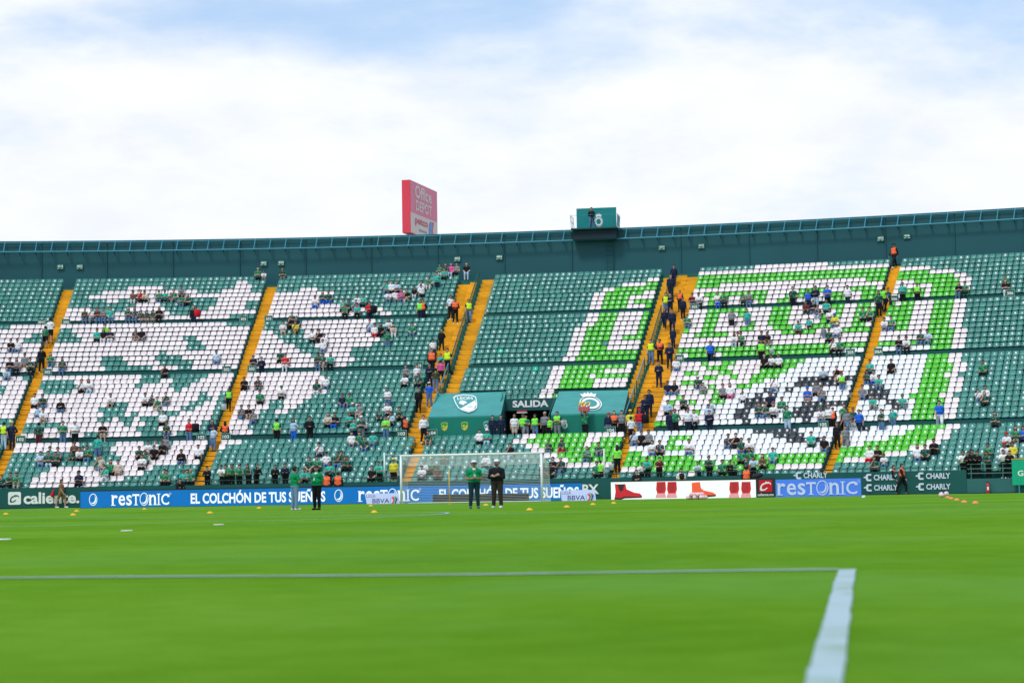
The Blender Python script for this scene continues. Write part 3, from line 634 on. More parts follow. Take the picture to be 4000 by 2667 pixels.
# ------------------------------------------------------------------ shop sign pylon beyond the wall
def pylon():
    d0 = ray(1601, 702); D0 = 190.0; A = CAM+d0*D0; fh = np.array([-math.sin(YAW), math.cos(YAW), 0]); dr = r0*.2538+fh*.967
    zt = A[2]; zb = (CAM+ray(1604.5, 908)*D0)[2]-0.05; L = 8.5; T = 0.78; H = zt-zb; back = np.array([-dr[1], dr[0], 0])
    base = np.array([A[0], A[1], -0.4]); root = empty('pylon_sign', base); tag(root, 'haze-paled red and cream shop pylon sign rising behind the stand wall', 'sign')
    red = mat('sign_red_side', lin(232, 72, 88), 0.5, 0.06, 0.5); pink = mat('sign_hazed_red', lin(240, 130, 156), 0.5, 0.04, 0.4); cream = mat('sign_cream', lin(226, 212, 202), 0.5, 0.04, 0.4)  # red of the upper face is paled to pink to stand for backlit haze
    P = [A, A+dr*L, A+dr*L+back*T, A+back*T]
    pole_root = root; root = MB().hexa([np.array([p[0], p[1], zb])-base for p in P]+[p-base for p in P]).build('sign_box', red, root)
    fr = Frame(np.array([A[0], A[1], zb])-base, dr, (0, 0, 1)); s = 0.40*H
    fr.poly('upper_face', [(0.05, s), (L-.05, s), (L-.05, H-.03), (0.05, H-.03)], pink, root, 0.01)
    fr.poly('lower_face', [(0.05, 0.03), (L-.05, .03), (L-.05, s-.02), (0.05, s-.02)], cream, root, 0.01)
    fr.text('Office', 1.4, s+.50*(H-s), 5.2, .42*(H-s), cream, root, 0.03, 0.03); fr.text('DEPOT', 1.6, s+.10*(H-s), 5.0, .34*(H-s), cream, root, 0.03, 0.03)
    fr.text('petco', 1.4, .42*s, 3.9, .42*s, mat('petco_red', lin(214, 96, 112), 0.5), root, 0.03, 0.03)
    fr.poly('mascot_shape', [(5.6, .2*s), (6.5, .2*s), (6.6, .6*s), (6.9, .85*s), (6.2, .9*s), (5.7, .7*s)], mat('petco_blue', lin(110, 150, 205), 0.5), root, 0.03)
    fr.poly('mascot_shape', [(6.6, .2*s), (7.3, .2*s), (6.9, .5*s), (7.3, .9*s), (6.8, .9*s), (6.62, .6*s)], MATS['petco_red'], root, 0.03)
    fr.poly('small_lettering', [(2.6, .22*s), (5.0, .22*s), (5.0, .32*s), (2.6, .32*s)], mat('petco_grey', lin(160, 150, 150), 0.5), root, 0.03)
    c = A+dr*L/2+back*T/2
    for k in (-1.2, 1.2): MB().tube([np.array([c[0], c[1], -0.4])+dr*k-base, np.array([c[0], c[1], zb])+dr*k-base], 0.28, 10).build('pole', mat('grey_pole', (.3, .3, .3), .5), pole_root)
pylon()

# ------------------------------------------------------------------ pitch-side boards
YB = 109.5
M_LED = mat('led_blue', (0.0, 0.150, 0.50), 0.35, 0.05, 1.5, 0, 0.3, 0.18); M_LEDW = mat('led_white', (0.85, 0.87, 0.9), 0.4, 0.0, 1.0, 0, 0.3, 0.25)
M_FRAMEB = mat('board_frame', (0.02, 0.025, 0.03), 0.5)
def Xp(x, y=1940): return at_Y(x, y, YB)[0]
def restonic(fr, x0, y0, w, h, m, m_bg, parent, tm=True):
    cells = (('r', 0, .10, 0, .80), ('e', .115, .23, 0, .80), ('s', .25, .345, 0, .80), ('T', .355, .475, 0, .86), ('n', .645, .76, 0, .80), ('I', .782, .832, 0, .86), ('C', .85, .985, 0, .86))
    for ch, a, b, c, d in cells:
        if ch == 'I':
            fr.poly('letter', [(x0+(a+.014)*w, y0), (x0+(b-.014)*w, y0), (x0+(b-.014)*w, y0+d*h), (x0+(a+.014)*w, y0+d*h)], m, parent, 0.006)
        else: fr.text(ch, x0+a*w, y0+c*h, (b-a)*w, (d-c)*h, m, parent, 0.006, 0.012, 'letter')
        sf = {'r': [(-.012, .062, 0), (-.012, .04, .75)], 'T': [(.028, .092, 0)], 'n': [(-.012, .05, 0), (.072, .128, 0), (-.012, .03, .75)], 'I': [(-.006, .056, 0), (-.006, .056, .81)]}.get(ch, [])
        for s0, s1, yy in sf:
            fr.poly('serif', [(x0+(a+s0)*w, y0+yy*h), (x0+(a+s1)*w, y0+yy*h), (x0+(a+s1)*w, y0+(yy+.055)*h), (x0+(a+s0)*w, y0+(yy+.055)*h)], m, parent, 0.0075)
        if ch == 'T':
            for xx in (a, b-.012): fr.poly('serif', [(x0+xx*w, y0+.68*h), (x0+(xx+.012)*w, y0+.68*h), (x0+(xx+.012)*w, y0+.84*h), (x0+xx*w, y0+.84*h)], m, parent, 0.0075)
        if ch == 'C': fr.disc('serif', x0+(b-.012)*w, y0+.66*h, .022*w, .07*h, m, parent, 0.0075, 10)
    egg(fr, x0+.556*w, y0+.46*h, .075*w, .50*h, m, parent)
    if tm: fr.ring('mark', x0+1.005*w, y0+.84*h, .016*w, .016*w*1.2, .004*w, m, parent, 0.006, 10)
def egg(fr, cx, cy, rx, ry, m, parent):
    fr.ring('emblem_ring', cx, cy, rx, ry, 0.16*rx, m, parent, 0.006)
    n = 12; out = [(cx+.72*rx*math.cos(a), cy+.72*ry*math.sin(a)) for a in np.linspace(-2.3, .9, n)]; inn = [(cx-.22*rx+.70*rx*math.cos(a), cy+.20*ry+.72*ry*math.sin(a)) for a in np.linspace(-2.1, .75, n)]
    fr.multi('emblem_crescent', (out+inn, [(i, i+1, n+i+1, n+i) for i in range(n-1)]), m, parent, 0.006)
def led_board():
    x0, x1 = Xp(314), Xp(2272, 1930); n = 16; base = np.array([x0, YB, 0]); root = empty('led_board', base); tag(root, 'long blue lit advertising board lettered RESTONIC and EL COLCHON DE TUS SUENOS behind the goal', 'board')
    w = (x1-x0)/n
    for k in range(n): MB().box((k*w+.004, 0, 0.02), ((k+1)*w-.004, 0.12, 0.93)).build('led_panel', M_LED, root)
    MB().box((-.02, -.01, 0.931), (x1-x0+.02, 0.14, 0.985)).build('top_frame', M_FRAMEB, root)
    MB().box((-.02, 0.0, -.05), (x1-x0+.02, 0.14, 0.018)).build('bottom_frame', M_FRAMEB, root)
    fr = Frame((0, -0.002, 0), (1, 0, 0), (0, 0, 1)); X = lambda px: Xp(px)-x0
    for c in (364, 1323): egg(fr, X(c), .47, .24, .335, M_LEDW, root)
    for a, b in ((437, 664), (1401, 1640)): restonic(fr, X(a), .12, X(b)-X(a), .72, M_LEDW, M_LED, root)
    for a, b in ((745, 1271), (1716, 2262)): fr.text('EL COLCHÓN DE TUS SUEÑOS', X(a), .15, X(b)-X(a), .72, M_LEDW, root, 0.006, 0.03)
led_board()
def px_frame_poly(name, pts, m, parent, base, d=0.006, Y=YB):
    return mesh_obj(name, [at_Y(x, y, Y)+np.array([0, -d, 0])-base for x, y in pts], [tuple(range(len(pts)))], m, parent)
def c5(c, pts): return [cpx(c, x, y) for x, y in pts]
def boots_board():
    x0, x1 = Xp(2387), Xp(2953, 1920); base = np.array([x0, YB, 0]); root = empty('boot_board', base); tag(root, 'white advertising board picturing red and orange leather boots', 'board')
    W = x1-x0
    for k in range(5): MB().box((k*W/5+.003, 0, 0.01), ((k+1)*W/5-.003, .12, .95)).build('panel', mat('board_white', (.86, .86, .86), .4, 0, 1, 0, .3, .25), root)
    MB().box((-.02, -.01, .951), (W+.02, .14, 1.0)).build('top_frame', M_FRAMEB, root)
    red = mat('boot_red', lin(196, 40, 48), .4, .12, 6, 0, .3, .2); dk = mat('boot_dark', lin(70, 40, 45), .5, .1, 6, 0, .3, .1); orr = mat('boot_orange', lin(238, 92, 62), .4, .1, 6, 0, .3, .2); pk = mat('boot_pink', lin(226, 150, 160), .4, .2, 10, 0, .3, .2); blk = mat('boot_sole', lin(60, 40, 45), .5, .1, 6, 0, .3, .1)
    px = lambda nm, c, pts, m, d=.006: px_frame_poly(nm, c5(c, pts), m, root, base, d)
    px('boot_shape', 'L4', [(1142, 1288), (1190, 1294), (1246, 1288), (1258, 1340), (1330, 1372), (1390, 1382), (1413, 1408), (1408, 1420), (1290, 1424), (1230, 1418), (1200, 1432), (1140, 1432), (1150, 1360)][::-1], red)
    px('boot_elastic', 'L4', [(1168, 1292), (1238, 1290), (1224, 1350), (1200, 1366), (1182, 1340)][::-1], dk, .008)
    px('boot_sole', 'L4', [(1139, 1424), (1200, 1426), (1232, 1412), (1410, 1414), (1406, 1424), (1240, 1430), (1205, 1442), (1139, 1442)][::-1], blk, .009)
    for c, cx in (('L4', 1598), ('L4', 1706), ('L5', 677), ('L5', 794)):
        px('shoe_shape', c, [(cx-42, 1268), (cx+44, 1266), (cx+50, 1340), (cx+38, 1380), (cx-36, 1382), (cx-48, 1340)][::-1], red)
        px('shoe_toe', c, [(cx-30, 1272), (cx+30, 1270), (cx+32, 1340), (cx+14, 1370), (cx-14, 1370), (cx-32, 1340)][::-1], mat('boot_toe', lin(176, 36, 44), .25, .2, 8, 0, .5, .15), .008)
        px('shoe_reflection', c, [(cx-42, 1383), (cx+42, 1381), (cx+52, 1424), (cx-54, 1426)][::-1], pk)  # pink shape painted as the shoe's reflection in the board picture
    px('boot_shape', 'L5', [(258, 1278), (338, 1268), (350, 1330), (378, 1352), (470, 1372), (498, 1392), (494, 1404), (262, 1402)][::-1], orr)
    px('boot_sole', 'L5', [(256, 1396), (300, 1404), (498, 1396), (494, 1410), (380, 1420), (256, 1416)][::-1], blk, .009)
    b = np.array([Xp(2955), YB, 0]); r2 = empty('betting_board', b); tag(r2, 'black board with a red square horse-head logo lettered caliente.mx', 'board'); w = Xp(3028)-b[0]
    r2 = MB().box((0, 0, 0), (w, .12, 1.02)).build('panel', mat('board_black', lin(38, 44, 50), .5), r2); fr = Frame((0, -.002, 0), (1, 0, 0), (0, 0, 1))
    fr.poly('logo_square', [(.15, .30), (w-.15, .30), (w-.15, .92), (.15, .92)], mat('logo_red', lin(205, 16, 44), .5), r2); fr.text('caliente.mx', .06, .08, w-.12, .14, M_LETTER, r2, .006, .02); horse(fr, .20, .34, w-.40, .52, M_LETTER, r2)
    b = np.array([Xp(3031), YB-.02, 0]); r3 = empty('cloth_banner', b); tag(r3, 'pale blue cloth banner lettered RESTONIC hung before the green wall', 'banner'); w = Xp(3365)-b[0]
    n = 12
    mb = MB(); V = []; Fc = []
    for k in range(n+1):
        yy = .012*math.sin(k*1.7)
        V += [(w*k/n, yy, 0.0), (w*k/n, yy*.3, .93)]
    Fc = [(2*k, 2*k+2, 2*k+3, 2*k+1) for k in range(n)]; V2 = [(a, c+.03, d) for a, c, d in V]
    mb.add(V+V2, Fc+[tuple(2*(n+1)+i for i in f)[::-1] for f in Fc]+[(1, 2*n+1, 4*n+3, 2*n+3)])
    clo = mb.build('cloth', mat('banner_blue', lin(84, 136, 250), .6, .05, 1.5), r3)
    fr = Frame((0, -.016, 0), (1, 0, 0), (0, 0, 1)); restonic(fr, .10, .10, w*.945, .78, mat('banner_letter', lin(205, 218, 250), .6), None, clo)
    for s in (.02, w-.02): MB().tube([(s, .06, 0), (s, .06, .95)], .02, 5).build('post', M_FRAMEB, r3)
def horse(fr, x, y, w, h, m, parent):
    P = [(0, .10), (.10, .02), (.42, .06), (.70, .30), (.62, .36), (.40, .18), (.22, .16), (.14, .30), (.20, .55), (.48, .72), (.84, .76), (1.0, .60), (.98, .78), (.80, .92), (.62, .90), (.55, 1.0), (.48, .86), (.20, .74), (.04, .50), (0, .30)]
    V = [(x+a*w, y+b*h) for a, b in P]
    return fr.multi('logo_horse', (V, [(0, 1, 7), (1, 2, 6), (1, 6, 7), (2, 3, 4), (2, 4, 5), (2, 5, 6), (0, 7, 19), (19, 7, 8), (19, 8, 18), (18, 8, 17), (17, 8, 9), (17, 9, 16), (16, 9, 10), (16, 10, 14), (16, 14, 15), (14, 10, 13), (13, 10, 12), (12, 10, 11)]), m, parent, 0.009)
boots_board()
def wall_words():
    b = pol(phi_px(170, 116.27, .5), 116.27, 0); ph = phi_px(170, 116.27, .5); root = empty('wall_lettering', b); tag(root, 'white caliente. lettering with a rounded square logo painted on the front wall', 'lettering')
    fr = Frame((0, 0, 0), (math.cos(ph), -math.sin(ph), 0), (0, 0, 1))
    def lx(px): p, z = phi_px(px, 116.25, .5), 0; v = pol(p, 116.25, 0)-b; return float(v@fr.r)
    xa, xb = lx(31.6), lx(82); rd = .10; pts = []
    for (cx, cy, a0) in ((xb-rd, .24+rd, -math.pi/2), (xb-rd, .98-rd, 0), (xa+rd, .98-rd, math.pi/2), (xa+rd, .24+rd, math.pi)):
        pts += [(cx+rd*math.cos(a0+k*math.pi/8), cy+rd*math.sin(a0+k*math.pi/8)) for k in range(5)]
    fr.poly('logo_square', pts, M_LETTER, root, .035); horse(fr, xa+.1, .36, xb-xa-.2, .48, MATS['front_wall_paint'], root).location = tuple(fr.n*.04)
    fr.text('caliente.', lx(92), .26, lx(310)-lx(92), .68, M_LETTER, root, .04, .03)
    for xs, tag_ in ((2275, 1),):
        p2 = phi_px(2322, 116.25, .8); b2 = pol(p2, 116.26, 0); r2 = empty('wall_lettering', b2); tag(r2, 'white letters BX on the green wall beside the boot board', 'lettering'); f2 = Frame((0, 0, 0), (math.cos(p2), -math.sin(p2), 0), (0, 0, 1))
        f2.text('BX', -.70, .30, .95, .55, M_LETTER, r2, .03, .03)
    M_CH = mat('charly_letter', lin(205, 215, 235), .5)
    for (lxs, txs, txe, zs, lab) in ((3123, 3140, 3234, (.98,), 'behind the pale blue banner'), (3374.5, 3414, 3506, (.80, .24), 'behind the two walking guards'), (3578, 3618, 3713, (.83, .25), 'right beside the end of the green wall')):
        p3 = phi_px((lxs+txe)/2, 116.25, .6); b3 = pol(p3, 116.26, 0); r3 = empty('wall_lettering', b3); tag(r3, f'white CHARLY lettering with its hooked logo {lab}', 'lettering', 'CHARLY lettering on the front wall')
        f3 = Frame((0, 0, 0), (math.cos(p3), -math.sin(p3), 0), (0, 0, 1)); l3 = lambda px: float((pol(phi_px(px, 116.25, .6), 116.25, 0)-b3)@f3.r)
        if lxs == 3123: lxs = 3101
        for z in zs:
            f3.text('CHARLY', l3(txs), z, l3(txe)-l3(txs), .31, M_CH, r3, .03, .03)
            x = l3(lxs); s = .42; t = .13
            f3.multi('logo_hook', ([(x+.42, z+.36), (x+.20, z+.36), (x+.12, z+.28), (x+.12, z+.22), (x, z+.20), (x, z+.13), (x+.12, z+.13), (x+.12, z+.05), (x+.20, z-.04), (x+.42, z-.04), (x+.42, z+.06), (x+.24, z+.06), (x+.24, z+.26), (x+.42, z+.26)], [(0, 1, 2, 3, 12, 13), (3, 4, 5, 6, 7, 11, 12), (7, 8, 9, 10, 11)]), M_CH, r3, .03)
wall_words()
def liga_board(label, tl, tr, br, bl):
    Y = 106.2; P = [at_Y(*q, Y) for q in (bl, br, tr, tl)]; base = np.array([P[0][0], Y, 0.0]); lean = np.array([0, .10, 0])
    P[0][2] = P[1][2] = .01; Q = [P[0], P[1], P[2]+lean, P[3]+lean]; bk = np.array([0, .05, 0])
    root = empty('league_board', base); tag(root, label, 'board', 'slanted league boards beside the goal')
    MB().add([v-base for v in Q]+[v+bk-base for v in Q], [(0, 1, 2, 3), (7, 6, 5, 4), (0, 4, 5, 1), (1, 5, 6, 2), (2, 6, 7, 3), (3, 7, 4, 0)]).build('panel', mat('pale_lilac_board', lin(196, 206, 246), .6, .03), root); rt0 = root; root = [c for c in COL.objects if c.parent == rt0][0]
    fr = Frame(Q[0]-base, Q[1]-Q[0], Q[3]-Q[0]); w = np.linalg.norm(Q[1]-Q[0]); h = np.linalg.norm((Q[3]-Q[0])-fr.r*((Q[3]-Q[0])@fr.r)); sk = float((Q[3]-Q[0])@fr.r)
    nav = mat('league_navy', lin(48, 56, 128), .6); gr = mat('league_grey', lin(110, 110, 140), .6)
    fr.text('LIGA', sk*.75+.06, h*.60, .50, h*.30, gr, root, .006); fr.text('BBVA', .30, h*.06, .92, h*.44, nav, root, .006, .01)
    cx, cy, r = w-.30, h*.30, .20
    fr.poly('league_emblem', [(cx-r*.7, cy+r*.9), (cx-r*.2, cy+r), (cx+r*.2, cy), (cx-r*.2, cy-r), (cx-r*.7, cy-r*.9), (cx-r*.25, cy)], mat('league_red', lin(220, 50, 80), .6), root, .007)
    fr.poly('league_emblem', [(cx+r*.1, cy+r), (cx+r*.5, cy+r*.9), (cx-.0*r, cy-r*.9), (cx-r*.15, cy-r*.95)][::-1], mat('league_green', lin(50, 160, 90), .6), root, .009)
    fr.poly('league_emblem', [(cx+r*.55, cy+r*.8), (cx+r*.9, cy+r*.4), (cx+r*.5, cy-r*.8), (cx+r*.15, cy-r*.9)][::-1], nav, root, .010)
    fr.ring('league_emblem', cx, cy, r*1.1, r*1.1, .015, gr, root, .006)
    MB().tube([(Q[0]-base)+np.array([.3, .5, -.01]), (Q[3]-base)+np.array([.3, .05, -.05])], .02, 5).build('prop', M_FRAMEB, rt0)
liga_board('pale slanted LIGA BBVA board left against the RESTONIC lettering and the goal post', (1423, 1927), (1554, 1925), (1561, 1964), (1433, 1965))
liga_board('pale slanted LIGA BBVA board near the BX lettering', (2187, 1914), (2322, 1912), (2328, 1953), (2195, 1956))
def black_mini_board():
    a = at_Y(1690, 1928, 107.75); b = at_Y(2066, 1925, 107.75); root = empty('low_black_board', (a[0], 107.75, 0)); tag(root, 'low black board standing behind the goal net', 'board')
    w = (b[0]-a[0])/4
    for k in range(4): MB().box((k*w+.004, 0, 0), ((k+1)*w-.004, .06, .44)).build('panel', mat('rubber_black', (.02, .02, .021), .7), root)
black_mini_board()

# ------------------------------------------------------------------ goal
def net_edges(P00, P10, P01, P11, cell=0.098):
    """honeycomb edges on the bilinear patch"""
    W = (np.linalg.norm(P10-P00)+np.linalg.norm(P11-P01))/2; H = (np.linalg.norm(P01-P00)+np.linalg.norm(P11-P10))/2
    nx = max(2, int(round(W/cell))); ny = max(2, int(round(H/(cell*.866)))); E = []
    def S(u, v):
        u = min(max(u, 0), 1); v = min(max(v, 0), 1); return (P00*(1-u)+P10*u)*(1-v)+(P01*(1-u)+P11*u)*v
    for j in range(ny+1):
        for i in range(nx+1):
            o = .5*(j % 2); c = lambda a, b: S((i+o+a)/nx, (j+b)/ny)
            t, bt = c(0, 1/3), c(0, -1/3)
            rt = c(.5, 1/6); rb = c(.5, -1/6); lt = c(-.5, 1/6); lb = c(-.5, -1/6)
            E += [(t, rt), (t, lt), (lt, lb)]
    return E
def prisms(E, r):
    A = np.array([e[0] for e in E]); B = np.array([e[1] for e in E]); d = B-A; L = np.linalg.norm(d, axis=1); k = L > 0.004; A, B, d = A[k], B[k], d[k]/L[k][:, None]
    ref = np.tile([0.31, 0.17, 0.93], (len(A), 1)); e1 = np.cross(d, ref); e1 /= np.linalg.norm(e1, axis=1)[:, None]+1e-9; e2 = np.cross(d, e1)
    V = []; 
    for P in (A, B):
        for a in (0, 2.094, 4.189): V.append(P+r*(math.cos(a)*e1+math.sin(a)*e2))
    V = np.stack(V, 1).reshape(-1, 3); n = len(A); base = np.arange(n)[:, None]*6
    Fc = np.concatenate([base+np.array([[0, 1, 4, 3]]), base+np.array([[1, 2, 5, 4]]), base+np.array([[2, 0, 3, 5]])])
    return V, Fc
def goal():
    root = empty('goal', (0, 105, 0)); tag(root, 'white football goal with honeycomb net', 'goal')
    for s in (-1, 1): MB().tube([(3.72*s, 0, 0), (3.72*s, 0, 2.50)], .06, 14).build('post', M_WHITE, root, True)
    MB().tube([(-3.78, 0, 2.50), (3.78, 0, 2.50)], .06, 14).build('crossbar', M_WHITE, root, True)
    tl, tr = np.array([-3.72, 0, 2.52]), np.array([3.72, 0, 2.52]); d = 2.05
    btl, btr = np.array([-3.80, d, 2.02]), np.array([3.80, d, 2.02]); bbl, bbr = np.array([-3.85, d+.15, .02]), np.array([3.85, d+.15, .02]); fl, fr_ = np.array([-3.72, .05, .02]), np.array([3.72, .05, .02])
    bm = (btl+btr)/2-np.array([0, 0, .10])
    E = net_edges(bbl, (bbl+bbr)/2, btl, bm)+net_edges((bbl+bbr)/2, bbr, bm, btr)
    E2 = net_edges(btl, bm, tl, (tl+tr)/2)+net_edges(bm, btr, (tl+tr)/2, tr)
    E3 = net_edges(fl, bbl, tl, btl)+net_edges(fr_, bbr, tr, btr)
    tw = mat('net_twine', (.80, .83, .84), .7, 0)
    for nm, e in (('back_net', E), ('roof_net', E2), ('side_net', E3)):
        V, Fc = prisms(e, .0052 if nm == 'back_net' else .0042); o = mesh_obj(nm, V, Fc, tw, root); o['kind'] = 'stuff'
    MB().tube([btl, bm, btr], .012, 6).build('net_rope', tw, root); MB().tube([bbl, bbr], .02, 6).build('ground_bar', M_WHITE, root)
    for s, q in ((-1, (1501, 1768)), (1, (2359, 1752))):
        a = at_Y(*q, 116.6); b = np.array([a[0], 116.6, 1.15]); a[2] -= 1.15; r2 = empty('net_pole', b); tag(r2, 'thin white net pole behind the goal on the '+('103' if s < 0 else '104')+' sign side', 'pole', 'net poles behind the goal')
        MB().tube([(0, 0, 0), (0, 0, a[2])], .045, 10).build('pole_tube', M_WHITE, r2, True)
        tp = np.array([3.80*s, 105+d, 2.04]); MB().tube([np.array([0, 0, a[2]-.05]), tp-b], .008, 5).build('rope', tw, r2); MB().tube([np.array([0, 0, a[2]-.05]), np.array([3.72*s, 105.02, 2.52])-b], .008, 5).build('rope', tw, r2)
goal()

# ------------------------------------------------------------------ training gear
def small_gear():
    mb = MB().lathe([(.10, 0), (.098, .008), (.075, .035), (.045, .060), (.034, .066)], 16); me = bpy.data.meshes.new('cone'); me.from_pydata(mb.V, [], mb.F); me.materials.append(M_BLACK); me.shade_smooth()
    yel = mat('cone_yellow', (.80, .44, .02), .5, .05); orr = mat('cone_orange', (.85, .24, .11), .5, .05)
    ys = [(55, 255, 0), (672, 263, 0), (705, 228, 0), (1327, 209, 0), (1930, 245, 0), (28, 200, 1000), (1055, 179, 1000), (1087, 238, 1000), (2113, 173, 1000), (162, 216, 2000), (503, 190, 2000), (744, 167, 2000), (935, 155, 2000)]
    for k, (cx, cy, x0) in enumerate(ys):
        p = at_ground(x0+cx/2.352, 1900+cy/2.352); D = (p-CAM)@fw; o = data_obj('marker_cone', me, None, p, 0, yel); s = 0.98+0.02*(k % 3); o.scale = (s*1.08, s*1.08, s)
        tag(o, 'small yellow dome marker cone on the grass', 'cone', 'yellow marker cones dotted over the pitch')
    for cx, cy in ((1650, 219), (1683, 231), (1735, 243), (1802, 262), (1905, 271)):
        p = at_ground(3000+cx/2.352, 1850+cy/2.352); o = data_obj('marker_cone', me, None, p, 0, orr); tag(o, 'small orange dome marker cone in the row leading from the two balls', 'cone', 'orange marker cones in a row')
    md = MB().lathe([(.115, 0), (.115, .006), (.10, .012), (.04, .012)], 20); me2 = bpy.data.meshes.new('disc'); me2.from_pydata(md.V, [], md.F); me2.materials.append(M_WHITE)
    for x, y in ((495, 2074), (855, 2050), (17, 2108)):
        o = data_obj('flat_marker', me2, None, at_ground(x, y)+np.array([0, 0, .008]), 0, M_WHITE); tag(o, 'flat white disc marker lying on the near grass', 'marker', 'flat white markers')
    # balls
    def ball_mesh():
        bm = bmesh.new(); bmesh.ops.create_icosphere(bm, subdivisions=3, radius=.11)
        for f in bm.faces:
            c = f.calc_center_median().normalized(); f.material_index = 1 if (math.sin(c.x*7+1)*math.sin(c.y*6)*math.sin(c.z*7+.6) > .12) else 0; f.smooth = True
        m = bpy.data.meshes.new('ball'); bm.to_mesh(m); bm.free(); m.materials.append(mat('ball_white', (.85, .72, .74), .4)); m.materials.append(mat('ball_pink', (.78, .12, .22), .4)); return m
    bme = ball_mesh()
    for k, (cx, cy) in enumerate(((1593, 218), (1640, 205))):
        p = at_ground(3000+cx/2.352, 1850+cy/2.352); o = data_obj('football', bme, None, p+np.array([0, 0, .11*1.9]), k*1.3); o.scale = (1.9,)*3 if False else (1.0,)*3; o.location = tuple(p+np.array([0, 0, .11]))
        tag(o, ('pink and white football in front of the green wall, nearer the first orange cone', 'pink and white football in front of the green wall, farther from the first orange cone')[1-k], 'football', 'two loose footballs')
    p = at_ground(2722, 1950.0); root = empty('ball_bag', p); tag(root, 'net bag heaped with pink and white footballs before the boot board', 'ball bag')
    k = 0
    for lay, n, r in ((0, 9, 1), (1, 6, 1)):
        for i in range(n):
            o = data_obj('ball', bme, root, ((i-(n-1)/2)*.105, (i % 3)*.09-.09, .10+lay*.14), i*.9); o.rotation_euler = (i, i*2.1, lay); o.scale = (.95,)*3
    p = at_ground(1757, 1970); root = empty('slalom_pole', p); tag(root, 'tall yellow training pole stuck in the grass before the goal', 'pole')
    h = (at_Y(1757, 1834, p[1])[2]-p[2]); MB().tube([(0, 0, 0), (-.02, 0, h)], .02, 8).build('pole_tube', yel, root, True); MB().lathe([(.03, 0), (.03, .05), (.022, .07)], 10).build('ground_socket', yel, root)
    p = at_ground(3373.5, 1942); root = empty('small_box', p); tag(root, 'small pale box on the grass below the end of the blue banner', 'box'); MB().box((-.07, -.06, 0), (.07, .06, .08)).build('carton', M_WHITE, root); MB().box((-.073, -.063, .081), (.073, .063, .10)).build('lid', M_WHITE, root)
    p = pol(phi_px(3250+1540/2.529, 116.0, .3), 116.0, 0); root = empty('fire_extinguisher', p); tag(root, 'red fire extinguisher standing against the grey green wall', 'extinguisher')
    MB().lathe([(.085, 0), (.09, .03), (.09, .42), (.06, .50), (.025, .53), (.025, .58)], 14).build('cylinder', mat('extinguisher_red', (.55, .02, .04), .3), root, True)
    MB().box((-.05, -.094, .18), (.05, -.088, .36)).build('label_plate', M_WHITE, root); MB().box((-.08, -.02, .58), (.05, .02, .62)).build('handle', M_BLACK, root); MB().tube([(.03, 0, .58), (.12, -.02, .50), (.12, -.03, .2)], .014, 6).build('hose', M_BLACK, root)
    ph = phi_px(3965, 115.9, .8); b = pol(ph, 115.9, 0); root = empty('green_board', b, -ph); tag(root, 'bright green board with a yellow top edge beside the orange vested person', 'board')
    MB().box((-.15, 0, .42), (3.2, .10, 1.78)).build('panel', mat('bright_green_board', lin(10, 165, 125), .5), root); MB().box((-.17, -.02, 1.781), (3.22, .12, 1.83)).build('top_edge', M_YEL, root)
    for s in (.2, 2.8): MB().tube([(s, .05, 0), (s, .05, .42)], .04, 6).build('leg', M_STEEL, root)
    Frame((.10, -.003, .7), (1, 0, 0), (0, 0, 1)).text('G', .05, .2, .3, .3, M_LETTER, root, .006, .02)
small_gear()
